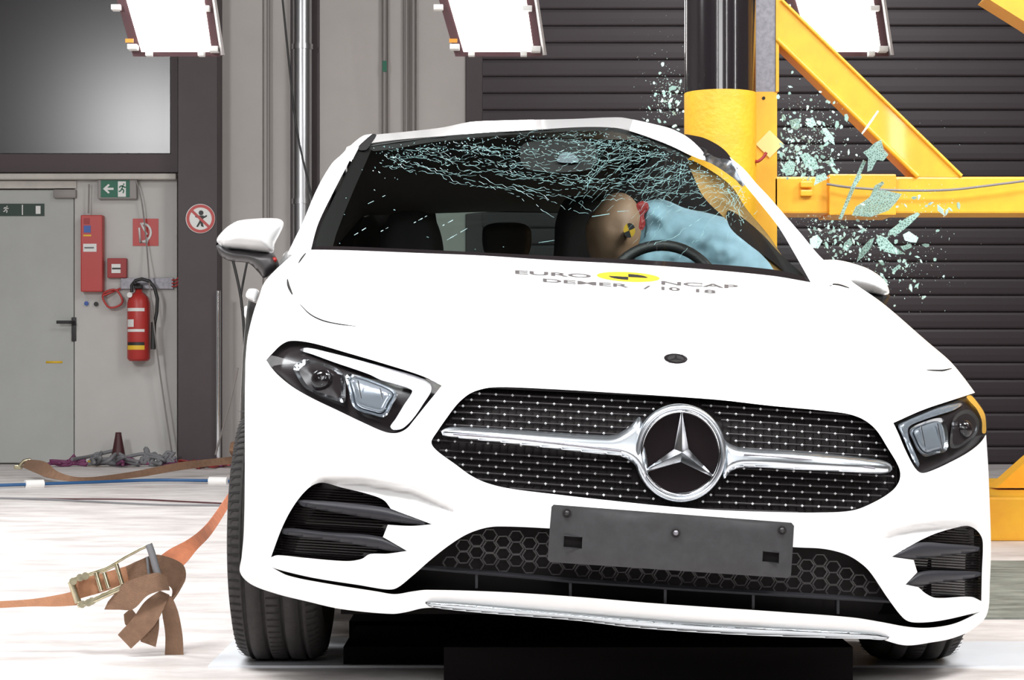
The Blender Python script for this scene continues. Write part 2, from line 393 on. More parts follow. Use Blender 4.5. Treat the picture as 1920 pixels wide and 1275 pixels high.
def man(mb, cu, cv, s, Y, mi=0):
    """small running figure"""
    q = lambda x, y: P(cu+x*s, cv+y*s, Y)
    mb.add([q(.28+.13*math.cos(t), -.78+.16*math.sin(t)) for t in [k*math.pi/4 for k in range(8)]], [tuple(range(8))], mi)
    for pts in ([(.15,-.6),(-.05,0)],[(-.05,0),(.3,.25),(.15,.75)],[(-.05,0),(-.3,.4),(-.6,.45)],[(.12,-.5),(.45,-.2),(.6,-.35)],[(.1,-.5),(-.35,-.45),(-.45,-.15)]):
        for a, b in zip(pts, pts[1:]):
            d = Vector((b[0]-a[0], b[1]-a[1])).normalized()*.11; n = Vector((-d.y, d.x))
            mb.add([q(a[0]+n.x, a[1]+n.y), q(b[0]+n.x, b[1]+n.y), q(b[0]-n.x, b[1]-n.y), q(a[0]-n.x, a[1]-n.y)], [(0, 1, 2, 3)], mi)
mb = MB(); man(mb, 11, 393, 8, WY-.058); pbox(mb, 67, 386, 76, 401, WY-.059, .002); pbox(mb, 41, 384, 43, 403, WY-.059, .002); mb.build('sign_symbol', M['signw'], ds, False)
# ------------------------------------------------------------------ wall furniture
def wallthing(name, label, cat, u, v, group=None): return thing(name, P(u, v, WY-.06), label, cat, group)
W6 = WY-.06
# column
mb = MB(); A, B = P(334, 0, WY-.3), P(407, 0, WY-.3); mb.box((A.x, WY-.3, 0), (B.x, WY-.28, ZC)); mb.box((A.x, WY-.02, 0), (B.x, WY, ZC)); c0 = (A.x+B.x)/2
mb.box((A.x, WY-.29, 0), (A.x+.03, WY, ZC)); mb.box((B.x-.03, WY-.29, 0), (B.x, WY, ZC)); 
o = mb.build('steel_column', M['col'], None, False); tag(o, 'dark brown steel column carrying the round prohibition sign', 'column')
# prohibition sign
CY = WY-.305; t = thing('prohibition_sign', P(376, 438, CY), 'round red and white no-access sign on the dark column', 'sign')
def disc(mb, cu, cv, r0, r1, Y, n=40, mi=0):
    vs = []; fs = []
    for k in range(n):
        a = 2*math.pi*k/n; vs += [P(cu+r0*math.cos(a), cv+r0*math.sin(a), Y), P(cu+r1*math.cos(a), cv+r1*math.sin(a), Y)]
    for k in range(n): k2 = (k+1) % n; fs.append((2*k, 2*k+1, 2*k2+1, 2*k2))
    mb.add(vs, fs, mi)
mb = MB(); mb.lathe([(27.5/FPX*CY, 0), (27.5/FPX*CY, -.008), (0, -.008)], P(376, 410, CY), 'Y', 40); mb.build('sign_disc', M['signw'], t, False)
mb = MB(); disc(mb, 376, 410, 21, 26.5, CY-.010); mb.add([P(358, 397, CY-.0105), P(361, 393, CY-.0105), P(394, 424, CY-.0105), P(391, 428, CY-.0105)], [(0, 1, 2, 3)]); mb.build('red_ring', M['red'], t, False)
mb = MB()
disc(mb, 377, 399, 0, 4.5, CY-.0100); mb.add([P(373, 404, CY-.01), P(382, 404, CY-.01), P(380, 416, CY-.01), P(382, 426, CY-.01), P(377, 424, CY-.01), P(376, 418, CY-.01), P(371, 426, CY-.01), P(368, 425, CY-.01), P(374, 414, CY-.01)], [tuple(range(9))])
mb.add([P(366, 404, CY-.01), P(374, 407, CY-.01), P(374, 410, CY-.01), P(366, 407, CY-.01)], [(0,1,2,3)]); mb.add([P(381, 406, CY-.01), P(388, 403, CY-.01), P(388, 406, CY-.01), P(381, 410, CY-.01)], [(0,1,2,3)])
mb.build('sign_symbol', M['signb'], t, False)
# exit sign
t = wallthing('exit_sign', 'green escape route sign with white arrow and running figure', 'sign', 215, 372)
mb = MB(); pbox(mb, 183, 336, 256, 373, W6-.06, .06, bev=.006); mb.build('sign_housing', M['conduit'], t, False)
mb = MB(); pbox(mb, 189, 338, 243, 370, W6-.064, .004); mb.build('sign_face', M['green'], t, False)
mb = MB(); Y = W6-.066
mb.add([P(193, 354, Y), P(203, 345, Y), P(206, 347, Y), P(201, 352, Y), P(213, 352, Y), P(213, 356, Y), P(201, 356, Y), P(206, 361, Y), P(203, 363, Y)], [tuple(range(9))])
pbox(mb, 221, 340, 236, 369, Y, .001); mb.build('arrow_symbol', M['signw'], t, False)
mb = MB(); man(mb, 229, 354, 11, Y-.001); mb.build('running_figure', M['green'], t, False)
# red cabinet
t = wallthing('alarm_cabinet', 'tall narrow red alarm cabinet with labels on white wall', 'cabinet', 173, 547)
mb = MB(); pbox(mb, 151, 403, 192, 547, W6-.09, .09, bev=.008); mb.build('cabinet_body', M['red'], t, False)
mb = MB(); Y = W6-.093
for (x0, y0_, x1, y1_, m_, nm_) in ((156, 457, 181, 472, 'signw', 'white_label'), (157, 423, 170, 436, 'blue', 'blue_label'), (157, 409, 168, 420, 'redd', 'dark_label'), (156, 440, 171, 443, 'ylabel', 'yellow_label')):
    mb = MB(); pbox(mb, x0, y0_, x1, y1_, Y, .002); mb.build(nm_, M[m_], t, False)
mb = MB(); pbox(mb, 158, 463, 176, 466, Y-.001, .001); mb.build('label_print', M['greyc'], t, False)
# extinguisher sign
t = wallthing('extinguisher_sign', 'square red sign with white hose symbol above the extinguisher', 'sign', 272, 461)
mb = MB(); pbox(mb, 249, 410, 297, 461, W6-.006, .006); mb.build('sign_plate', M['red'], t, False)
Y = W6-.009; mb = MB()
q = [P(267+16*math.sin(a), 434-17*math.cos(a)+2, Y) for a in [k*math.pi/10 for k in range(11)]]
mb.tube(q, .010, 6); mb.tube([P(261, 427, Y), P(263, 455, Y), P(276, 455, Y), P(278, 445, Y)], .009, 6); mb.tube([P(264, 418, Y), P(270, 430, Y), P(276, 440, Y)], .008, 6)
mb.build('hose_symbol', M['signw'], t)
# call point
t = wallthing('fire_call_point', 'small square red fire call point box beside red cabinet', 'call point', 219, 521)
mb = MB(); pbox(mb, 201, 484, 237, 521, W6-.05, .05, bev=.006); mb.build('call_point_body', M['redd'], t, False)
mb = MB(); pbox(mb, 209, 495, 226, 512, W6-.053, .003); mb.build('label_panel', M['signw'], t, False)
mb = MB(); pbox(mb, 210, 502, 226, 505, W6-.055, .002); mb.build('push_button', M['signb'], t, False)
# cable tray, red cable coil
t = wallthing('cable_trunking', 'grey cable trunking with thin red pipes behind extinguisher hose', 'trunking', 280, 543)
mb = MB(); pbox(mb, 226, 521, 325, 542, W6-.03, .03, bev=.003); mb.build('trunking_body', M['steel'], t, False)
mb = MB()
for k in range(3): mb.tube([P(322, 525+6*k, W6-.035), P(330, 525+6*k, W6-.04), P(336, 519+6*k, W6-.05)], .006, 6)
mb.build('red_pipes', M['red'], t)
mb = MB(); mb.tube([P(211+18*math.cos(a*1.0)+2*math.sin(3*a), 560+17*math.sin(a), W6-.02-.004*a) for a in [k*math.pi/10 for k in range(52)]]+[P(226, 541, W6-.02)], .008, 6)
tag(mb.build('cable_coil', M['red']), 'coiled red cable hanging below the call point', 'cable')
for (u, v, lab, m) in ((162, 569, 'small blue round socket left of black one under cabinet', 'blue'), (180, 570, 'small black round socket beside the red cable coil', 'signb')):
    mb = MB(); mb.tube([P(u, v, W6), P(u, v, W6-.02)], .017, 16); mb.tube([P(u, v, W6-.02), P(u, v, W6-.026)], .010, 12); tag(mb.build('wall_socket', M[m], None, False), lab, 'socket')
# fire extinguisher
t = thing('fire_extinguisher', P(260, 677, W6-.12), 'red fire extinguisher with black hose hanging on white wall', 'fire extinguisher')
c = P(260, 677, W6-.10); r = 21/FPX*WY; s_ = WY/FPX
prof = [(0, 0), (r*.8, 0), (r, .02), (r, 108*s_), (r*.85, 118*s_), (r*.5, 126*s_), (r*.32, 128*s_), (r*.3, 134*s_), (0, 134*s_)]
mb = MB(); mb.lathe(prof, c, 'Z', 28); mb.build('cylinder_body', M['red'], t)
mb = MB()
for (v0, v1, mi) in ((579, 585, 0), (618, 623, 0), (600, 614, 0), (642, 648, 2), (648, 656, 1)):
    pr = []; z0, z1 = (677-v1)*s_, (677-v0)*s_; n = 10; vs = []; fs = []
    for k in range(n+1):
        a = math.radians(-150+ (100 if mi != 0 or v0 != 600 else 45)*k/n); vs += [c+Vector((1.02*r*math.cos(a), 1.02*r*math.sin(a), z0)), c+Vector((1.02*r*math.cos(a), 1.02*r*math.sin(a), z1))]
    fs = [(2*k, 2*k+2, 2*k+3, 2*k+1) for k in range(n)]; mb = MB(); mb.add(vs, fs); mb.build('label', M[('signw', 'ylabel', 'signb')[mi]], t)
mb = MB(); mb.box((c.x-.03, c.y-.05, c.z+134*s_-.0), (c.x+.03, c.y+.03, c.z+134*s_+.03), bev=.006); mb.box((c.x-.02, c.y-.14, c.z+134*s_+.03), (c.x+.01, c.y+.02, c.z+134*s_+.045)); mb.build('valve_handle', M['signb'], t)
mb = MB(); mb.tube([P(243, 553, c.y-.05), P(243, 553, c.y-.075)], .020, 16); mb.build('pressure_gauge', M['signw'], t)
mb = MB(); yy = c.y-.06; mb.tube([P(*p, yy) for p in [(247, 548), (247, 535), (254, 526), (266, 523), (280, 527), (290, 540), (295, 560), (294, 585), (290, 605), (288, 618)]], .013, 8); mb.tube([P(288, 604, yy), P(287, 655, yy)], .020, 10); mb.build('hose', M['signb'], t)
# pipes and conduits on the wall
def vpipe(name, u, v0, v1, r, m, lab, cat, Y=WY-.08, group=None, joints=()):
    mb = MB(); z0 = max(0.0, P(u, v1, Y).z); a = P(u, v0, Y); mb.tube([(a.x, Y, z0), (a.x, Y, a.z)], r, 20)
    for j in joints: q = P(u, j, Y); mb.tube([(q.x, Y, q.z-.02), (q.x, Y, q.z+.02)], r*1.12, 20)
    return tag(mb.build(name, M[m]), lab, cat, group)
vpipe('drain_pipe', 567, -700, 2000, .072, 'pipe', 'thick shiny galvanised pipe standing in the dark wall recess', 'pipe', WY-.12, joints=(88, 378))
mb = MB(); pbox(mb, 545, -700, 599, 900, WY-.018, .018); o = mb.build('trim_3', M['col'], None, False); tag(o, kind='structure')
vpipe('conduit', 503, -700, 2000, .013, 'conduit', 'thin grey conduit on wall just left of the shiny pipe', 'conduit')
vpipe('conduit', 721, -700, 2000, .018, 'conduit', 'grey conduit with a small green marker on it', 'conduit')
mb = MB(); pbox(mb, 717, 114, 725, 134, WY-.105, .02); tag(mb.build('green_marker', M['green'], None, False), 'small green marker clipped on a wall conduit', 'marker')
vpipe('conduit', 762, -700, 2000, .014, 'conduit', 'left one of two close grey conduits beside shutter', 'conduit')
vpipe('conduit', 775, -700, 2000, .016, 'conduit', 'right one of two close grey conduits beside shutter', 'conduit')
vpipe('polished_pole', 409, 545, 2000, .018, 'chrome', 'slim polished metal pole at the right edge of the dark column', 'pole', WY-.35)
def cable(name, pts, r, m, lab, cat='cable', group=None, n=4, extra=None):
    pts = [Vector(p) for p in pts]; out = []
    for i in range(len(pts)-1):
        p0, p1, p2, p3 = pts[max(i-1, 0)], pts[i], pts[i+1], pts[min(i+2, len(pts)-1)]
        for j in range(n):
            t = j/n; out.append(.5*((2*p1)+(-p0+p2)*t+(2*p0-5*p1+4*p2-p3)*t*t+(-p0+3*p1-3*p2+p3)*t**3))
    out.append(pts[-1]); mb = MB(); mb.tube(out, r, 6); return tag(mb.build(name, M[m]), lab, cat, group)
cable('hanging_cable', [P(255, 337, WY-.13), P(266, 380, WY-.13), P(275, 460, WY-.12), P(283, 560, WY-.25), P(300, 700, WY-.2), P(322, 848, WY-.2)], .006, 'conduit', 'thin cable hanging down the white wall past the extinguisher')
cable('hanging_cable', [P(166, 400, WY-.12), P(167, 345, WY-.12)], .006, 'conduit', 'short cable running up from the red cabinet')
cable('hanging_cable', [P(524, -60, 14.5), P(540, 100, 14.5), P(556, 240, 14.5), P(580, 350, 14.5), P(600, 430, 14.5)], .008, 'signb', 'dark slack cable crossing in front of the shiny pipe')
cable('guy_wire', [P(436, 485, 13.5), P(452, 560, 13.5), P(459, 650, 13.5), P(460, 760, 13.5), P(458, 902, 13.5)], .010, 'signb', 'left one of two crossing wires under the mirror', 'wire')
cable('guy_wire', [P(464, 488, 13.6), P(454, 540, 13.6), P(452, 565, 13.6), P(458, 620, 13.6), P(466, 760, 13.6), P(478, 901, 13.6)], .008, 'signb', 'right one of two crossing wires under the mirror', 'wire')
cable('hanging_cable', [P(446, 690, 13.5), P(430, 760, 13.6), P(404, 852, 13.8)], .007, 'conduit', 'thin cable slanting to the floor beside the polished pole')

# ================================================================== FLOOR CLUTTER (left)
def FP(u, v, h=0.0):                               # point of the floor seen at (u, v)
    Y = CH*FPX/(v-HV); p = P(u, v, Y); p.z = h; return p
cable('blue_hose', [FP(-60, 917, .02), FP(0, 916, .02), FP(150, 911, .02), FP(300, 906, .02), FP(470, 909, .02)], .011, 'hose_b', 'blue hose lying across the floor with white tape joints', 'hose')
for (a, b, lab) in ((47, 81, 'white tape piece holding blue hose near left picture edge'), (393, 427, 'white tape piece holding blue hose near the car tyre')):
    va = float(np.interp(a, [0, 150, 300, 470], [916, 911, 906, 909])); vb = float(np.interp(b, [0, 150, 300, 470], [916, 911, 906, 909]))
    A, B = FP(a, va), FP(b, vb); mb = MB(); mb.tube([A+Vector((0, 0, .02)), B+Vector((0, 0, .02))], .028, 10); tag(mb.build('tape_sleeve', M['hose_w']), lab, 'tape')
cable('floor_cable', [FP(-40, 936, .008), FP(100, 938, .008), FP(250, 939, .008), FP(340, 943, .008), FP(480, 950, .008)], .005, 'maroon', 'thin reddish cable on floor, the farther of two', 'cable')
cable('floor_cable', [FP(-40, 936, .008), FP(60, 938, .008), FP(170, 943, .008), FP(300, 949, .008), FP(480, 951, .008)], .006, 'greyc', 'thin grey cable on floor, the nearer of two', 'cable')
# tangled hoses by the wall
rnd = random.Random(3)
def tangle(name, u0, u1, v, n, m, r, lab, hmax=.05, stuff=True):
    mb = MB()
    for k in range(n):
        pts = []; x = rnd.uniform(u0, u1); 
        for j in range(9):
            x += rnd.uniform(-1, 1)*(u1-u0)*.16; x = min(max(x, u0), u1); vv = v+rnd.uniform(-4, 4)
            p = FP(x, vv); p.y = min(p.y, WY-.42); p.z = abs(rnd.gauss(0, .45))*hmax+r; pts.append(p)
        out = []
        for i in range(len(pts)-1):
            p0, p1, p2, p3 = pts[max(i-1, 0)], pts[i], pts[i+1], pts[min(i+2, len(pts)-1)]
            for j in range(5):
                t = j/5; q = .5*((2*p1)+(-p0+p2)*t+(2*p0-5*p1+4*p2-p3)*t*t+(-p0+3*p1-3*p2+p3)*t**3); q.z = max(q.z, r); out.append(q)
        mb.tube(out, r, 6)
    o = mb.build(name, M[m]); return tag(o, lab, 'cables', None, 'stuff')
tangle('cable_tangle', 112, 250, 872, 7, 'purple', .012, 'tangled purple cables on the floor along the wall')
tangle('cable_tangle', 150, 300, 873, 4, 'greyc', .014, 'tangled grey hoses heaped behind the purple cables', .13)
tangle('cable_tangle', 280, 345, 872, 5, 'greyc', .014, 'grey hose heap at the foot of the dark column', .11)
tangle('cable_tangle', 230, 440, 874, 8, 'purple', .011, 'purple cable tangle spreading towards the car', .05)
tangle('cable_tangle', 340, 445, 876, 4, 'redd', .011, 'dark red cables behind the brown strap near the car', .05)
mb = MB(); A, B = FP(165, 873, .02), FP(188, 873, .02); mb.tube([A, B], .02, 10); tag(mb.build('yellow_plug', M['ylabel']), 'short yellow plug lying among the purple cables', 'plug')
t = thing('traffic_cone', FP(222, 873), 'small dark red cone with grey foot by the wall', 'cone'); c = FP(222, 873)
mb = MB(); mb.lathe([(0, .25), (.022, .25), (.024, .23), (.055, .06)], c, 'Z', 20); mb.build('cone_body', M['maroon'], t)
mb = MB(); mb.lathe([(.05, .06), (.052, .03), (.07, .02), (.07, 0)], c, 'Z', 20); mb.build('cone_foot', M['greyc'], t)
cable('floor_hose', [FP(135, 876, .06), FP(165, 874, .07), FP(200, 873, .10), FP(225, 873, .12)], .014, 'greyc', 'straight grey hose end sticking out left of the cone', 'hose')
t = thing('long_strap', FP(250, 892), 'brown webbing strap lying far back on the floor with end fitting', 'strap')
ribbon('strap_band', [(52, 862, 42, 876, 13.9), (85, 866, 70, 888, 13.4), (112, 886, 95, 897, 13.2), (160, 895, 158, 904, 13.2), (250, 884, 252, 896, 13.6), (330, 868, 336, 882, 13.9), (400, 860, 404, 873, 14.2), (470, 852, 474, 868, 14.4)], M['strap'], t, .006)
mb = MB(); mb.box(tuple(P(26, 880, 13.9)), tuple(P(40, 872, 13.9)+Vector((0, .05, 0))), bev=.004); mb.tube([P(36, 874, 13.9), P(45, 864, 13.9), P(58, 862, 13.9)], .012, 8); mb.build('end_fitting', M['zinc'], t)
ribbon('hanging_strap', [(433, 830, 446, 826, 14.3), (430, 845, 443, 846, 14.2), (436, 858, 448, 858, 14.3), (434, 872, 447, 872, 14.3)], M['strap'], None, .006)
tag(bpy.data.objects['hanging_strap'], 'short brown strap loop hanging behind the car side', 'strap')

# ------------------------------------------------------------------ ratchet strap in front
YR = 5.4
t = thing('ratchet_strap', FP(240, 1228), 'ratchet tie-down strap with brown knotted tail in the left foreground', 'ratchet strap')
ribbon('taut_strap', [(-60, 1127, -60, 1142, YR), (0, 1127, 0, 1140, YR), (60, 1123, 62, 1137, YR), (110, 1115, 112, 1137, YR), (150, 1106, 152, 1134, YR)], M['strapt'], t, .003)
ribbon('orange_strap', [(296, 1046, 326, 1078, 5.43), (318, 1030, 352, 1052, 5.45), (352, 1012, 370, 1030, 5.5), (385, 985, 395, 1003, 5.7), (415, 945, 424, 958, 6.0), (445, 898, 452, 906, 6.4), (462, 860, 468, 866, 6.8)], M['strapo'], t, .003)
ribbon('ratchet_winding', [(136, 1088, 140, 1126, YR-.01), (150, 1084, 158, 1120, YR-.035), (175, 1079, 186, 1112, YR-.03), (200, 1072, 212, 1103, YR-.02), (235, 1062, 240, 1092, YR-.01), (262, 1050, 270, 1085, YR)], M['strapt'], t, .004)
mb = MB()
fr = [(131, 1088), (150, 1080), (175, 1073), (200, 1065), (216, 1056), (236, 1044), (262, 1030), (284, 1020)]
mb.tube([P(u, v, YR-.045) for u, v in fr], .0045, 6); mb.tube([P(u, v+3, YR-.045) for u, v in fr[:5]], .005, 6)
lo = [(146, 1136), (170, 1130), (200, 1116), (225, 1105), (240, 1098)]
mb.tube([P(u, v, YR-.06) for u, v in lo], .006, 6); mb.tube([P(u, v-5, YR-.06) for u, v in lo], .003, 6)
for (a, b) in (((180, 1074), (190, 1108)), ((195, 1074), (204, 1103)), ((218, 1058), (229, 1095))): mb.tube([P(*a, YR-.055), P(*b, YR-.062)], .006, 8)
mb.tube([P(133, 1090, YR-.05), P(147, 1130, YR-.05)], .009, 10)
for (u, v) in ((137, 1090), (150, 1083), (160, 1080), (154, 1133), (166, 1130), (172, 1127)):
    mb.tube([P(u, v, YR-.052), P(u, v, YR-.066)], .010, 10)
mb.build('ratchet_frame', M['zinc'], t)
mb = MB(); mb.tube([P(279, 1021, YR-.05), P(284, 1035, YR-.055), P(296, 1078, YR-.06)], .0095, 12); mb.tube([P(276, 1044, YR-.04), P(279, 1076, YR-.04)], .004, 6); mb.build('ratchet_handle', M['greyc'], t)
ribbon('strap_coil', [(236, 1062, 246, 1100, YR-.02), (262, 1050, 262, 1092, YR-.03), (290, 1040, 290, 1085, YR-.02), (320, 1046, 306, 1092, YR), (344, 1060, 322, 1104, YR+.02), (348, 1085, 322, 1118, YR+.03), (336, 1108, 318, 1128, YR+.03), (322, 1128, 316, 1134, YR+.02)], M['strap'], t, .003)
ribbon('strap_loop', [(196, 1143, 203, 1128, YR-.05), (222, 1143, 218, 1110, YR-.06), (250, 1142, 236, 1092, YR-.07), (275, 1118, 266, 1080, YR-.075), (300, 1108, 296, 1074, YR-.07), (318, 1107, 312, 1082, YR-.05)], M['strap'], t, .003)
ribbon('strap_loop', [(232, 1152, 246, 1140, YR-.01), (236, 1172, 262, 1160, YR-.01), (250, 1160, 274, 1170, YR), (272, 1140, 292, 1152, YR), (296, 1116, 312, 1130, YR)], M['strap'], t, .003)
ribbon('strap_tail', [(300, 1108, 318, 1116, YR-.03), (272, 1128, 312, 1130, YR-.05), (250, 1158, 290, 1172, YR-.06), (221, 1190, 246, 1216, YR-.05)], M['strap'], t, .003)
ribbon('strap_tail', [(316, 1126, 306, 1118, YR-.03), (300, 1150, 284, 1140, YR-.035), (298, 1180, 262, 1170, YR-.04), (292, 1213, 264, 1203, YR-.04)], M['strap'], t, .003)
ribbon('strap_tail', [(300, 1116, 322, 1118, YR), (304, 1150, 334, 1148, YR), (310, 1190, 342, 1190, YR), (309, 1230, 344, 1228, YR)], M['strap'], t, .003)

# ================================================================== YELLOW RIG
rig = thing('impact_rig', (1.1, 7.6, 0), 'yellow steel impact rig with black topped pole behind the car', 'test rig')
PR = .127; PC = Vector(((1350.5-960)/FPX*7.35, 7.35, 0)); zs = P(0, 172, 7.3).z
mb = MB(); mb.tube([PC, PC+Vector((0, 0, zs))], PR, 64); mb.build('pole_lower', M['polepaint'], rig)
mb = MB(); mb.tube([PC+Vector((0, 0, zs)), PC+Vector((0, 0, 4.5))], PR*.995, 64); tag(mb.build('pole_upper', M['poleblack'], rig), label='glossy black upper pole')
YB = 7.50
mb = MB(); a, b = P(1412, 172, YB), P(1457, 172, YB); mb.box((a.x, YB, 0), (b.x, YB+.2, a.z)); mb.build('upright_lower', M['yellow'], rig, False)
mb = MB(); mb.box((a.x, YB, a.z), (b.x-.006, YB+.2, 4.5)); mb.build('upright_upper', M['steel'], rig, False)
mb = MB(); mb.box((b.x-.005, YB-.006, a.z), (b.x+.006, YB+.206, 4.5)); mb.build('upright_flange', M['yellow'], rig, False)
mb = MB(); mb.tube([P(1432, 184, YB), P(1432, 184, YB-.003)], .006, 12); mb.build('bolt_hole', M['signb'], rig)
def plate(name, pts, Y0, Y1, m='yellow'): return prism(name, pts, Y0, Y1, M[m], rig)
plate('diagonal_brace', [(1457, -60), (1457, 72), (1722, 332), (1805, 332), (1467, 0), (1405, -60)], YB+.0, YB+.16)
mb = MB(); d = .012
mb.tube([P(1457, 74, YB-.004), P(1721, 331, YB-.004)], .010, 6); mb.tube([P(1465, 0, YB-.004), P(1803, 330, YB-.004)], .007, 6); mb.build('brace_edge', M['yellow'], rig)
mb = MB(); a, b = P(1450, 400, YB), P(2340, 331, YB); mb.box((a.x, YB, a.z), (b.x, YB+.22, b.z), bev=.008); mb.build('cross_beam', M['yellow'], rig, False)
mb = MB(); a, b = P(1555, 403, YB-.03), P(1681, 326, YB-.03); mb.box((a.x, YB-.025, a.z), (b.x, YB+.24, b.z), bev=.005); mb.build('beam_collar', M['yellow'], rig, False)
mb = MB()
for v in (346, 362): q = P(1511, v, YB); mb.box((q.x-.022, YB-.02, q.z-.012), (q.x+.022, YB, q.z+.010), bev=.004)
mb.build('beam_bracket', M['yellow'], rig, False)
plate('upper_brace', [(1850, -4), (1930, 46), (2300, 300), (2340, 230), (1960, -30), (1900, -60)], YB+.3, YB+.45)
mb = MB(); q = P(1443, 270, YB-.01); mb.tube([P(1443, 270, YB), P(1443, 270, YB-.012)], .05, 4); mb.build('paper_target', M['paper'], rig, False)
# base of the rig on the floor at right
A = P(1857, 1015, 8.9); mb = MB(); mb.box((1.55, 8.9, 0.0), (6, 10.4, P(0, 932, 8.9).z), bev=.012); mb.build('base_beam', M['yellow'], rig, False)
plate('base_gusset', [(1868, 915), (1930, 860), (2300, 560), (2300, 915)], 9.4, 9.55)
mb = MB(); mb.box((2.62, 7.49, 0), (2.84, 7.98, 4.5)); mb.build('side_post', M['yellow'], rig, False)
cable('rig_cable', [P(1550, 345, 7.44), P(1600, 352, 7.43), P(1690, 357, 7.45), P(1780, 356, 7.45), P(1860, 347, 7.45), P(1930, 338, 7.45)], .005, 'conduit', 'dark thin cable lying along the yellow cross beam')
cable('rig_cable', [P(1412, 300, 7.33), P(1420, 303, 7.3), P(1430, 296, 7.3), P(1437, 286, 7.3)], .006, 'redd', 'short broken cable stub on the yellow upright')
# floor track at right
mb = MB(); mb.box((1.2, 6.15, 0), (X1, 7.95, .006)); o = mb.build('floor_track', M['grout'], None, False); tag(o, 'dirty grey concrete track strip in floor at right', 'track')

# ================================================================== STUDIO LAMPS
def lamp(shift, lab, Y=11.0, slim=0):
    t = thing('stage_lamp', P(320+shift, 106, Y), lab, 'lamp', None); S = shift
    top = 190
    def T(u, v): return (u+S-.30*(0 if v > 0 else 0), v)
    k = -.29                                        # the sides lean
    L = lambda u, v: (u+S+(v-100)*.29, v); Rr = lambda u, v: (u+S+(v-100)*.145, v)
    o = [L(248, 106)+('c',), (412+S, 106, 'c'), Rr(412, -top)+('c',), L(248, -top)+('c',)]
    V = [P(p[0], p[1], Y+(.02 if p[1] > 0 else -.12)) for p in o]; W = [q+Vector((0, .16, .03)) for q in V]
    mesh_obj('lamp_housing', V+W, [(0, 1, 2, 3), (7, 6, 5, 4), (0, 4, 5, 1), (1, 5, 6, 2), (2, 6, 7, 3), (3, 7, 4, 0)], M['lamph'], t, False)
    f = [L(266, 97), (397+S, 97), Rr(397, -top), L(266, -top)]; mesh_obj('lamp_face', [P(p[0], p[1], Y+(.012 if p[1] > 0 else -.135)) for p in f], [(0, 1, 2, 3)], M['emit'], t, False)
    mb = MB()
    for (u, v, fn) in ((252, 88, L), (243, 14, L), (402, 92, Rr), (397, 16, Rr)):
        p = fn(u, v); a = P(p[0]-9, p[1]+5, Y-.04); b = P(p[0]+9, p[1]-5, Y-.04); mb.box((a.x, Y-.06, a.z), (b.x, Y+.01, b.z), bev=.004); mb.build('filter_clip', M['signw'], t); mb = MB()
    for u in (280, 378): a = P(u+S-6, 106, Y-.02); b = P(u+S+6, 97, Y-.02); mb = MB(); mb.box((a.x, Y-.05, a.z), (b.x, Y, b.z), bev=.003); mb.build('filter_clip', M['signw'], t)
    mb = MB(); p = L(253, 79); a = P(p[0]-8, p[1]+4, Y); b = P(p[0]+7, p[1]-3, Y); mb.box((a.x, Y-.062, a.z), (b.x, Y-.055, b.z)); mb.build('orange_label', M['orange'], t, False)
    a, b, c, d = P(413+S, 104, Y), P(417+S, 103, Y-.25), P(417+S-44, -top, Y-.4), P(413+S-44, -top, Y-.15)
    mesh_obj('barn_door', [a, b, c, d]+[q+Vector((.012, .0, 0)) for q in (a, b, c, d)], [(0, 1, 2, 3), (7, 6, 5, 4), (0, 4, 5, 1), (1, 5, 6, 2), (2, 6, 7, 3), (3, 7, 4, 0)], M['conduit'], t, False)
    mb = MB(); q = P(330+S, -top, Y); mb.tube([q+Vector((-.25, 0, -.1)), q+Vector((-.25, 0, .15)), q+Vector((.25, 0, .15)), q+Vector((.25, 0, -.1))], .012, 8); mb.tube([q+Vector((0, 0, .15)), (q.x, q.y, ZC)], .02, 8); mb.build('yoke', M['black'], t)
    return t
lamp(0, 'leftmost bright stage lamp, in front of the dark window', 11.0)
lamp(604, 'bright stage lamp hanging in the top middle of the picture', 11.0)
lamp(1255, 'bright stage lamp behind the yellow diagonal brace', 11.0)

# ================================================================== THE CAR
UL = [(440, 560), (470, 548), (501, 520), (531, 493), (556, 484), (584, 474), (624, 464), (643, 461), (700, 457), (900, 456), (1000, 454), (1050, 449), (1080, 447), (1130, 447), (1300, 447)]
UR = [(480, 1560), (520, 1600), (570, 1658), (640, 1740), (675, 1782), (700, 1804), (738, 1830), (783, 1852), (812, 1855), (878, 1857), (925, 1859), (1023, 1862), (1153, 1856), (1300, 1850)]
UC = [(440, 1165), (500, 1180), (600, 1235), (672, 1266), (720, 1272), (1200, 1265)]
YC = [(440, 5.95), (470, 5.83), (500, 5.66), (550, 5.40), (600, 5.16), (650, 4.93), (672, 4.85), (700, 4.75), (722, 4.69), (760, 4.655), (850, 4.61), (940, 4.58), (1000, 4.56), (1100, 4.575), (1140, 4.60), (1200, 4.64), (1260, 4.66)]
def F0(u, v):
    u = np.asarray(u, float); v = np.asarray(v, float)
    vp = v-.061*(u-1230)
    uc = interp(v, UC); ul = interp(v, UL); ur = interp(v, UR)
    t = np.where(u < uc, (uc-u)/(uc-ul), (u-uc)/(ur-uc)); t = np.clip(t, 0, 1)*.975
    D = np.interp(v, [480, 560, 720, 800], [.34, .42, .50, .50])
    b = D*(1-np.power(1-np.power(t, 2.4), 1/2.4))
    skew = np.where(u > uc, .16*t*t, 0.0)
    lip = np.interp(v-.05*(u-1265), [1085, 1112, 1135, 1165, 1215], [0, .0, .01, .03, .10])*0
    return sinterp(vp, YC)+b+skew+lip
LT = [(560, 948), (585, 905), (607, 893), (673, 894), (773, 912), (837, 939), (860, 950)]
RT = [(1640, 1006), (1660, 995), (1700, 983), (1760, 975), (1814, 973), (1836, 982), (1848, 1004)]
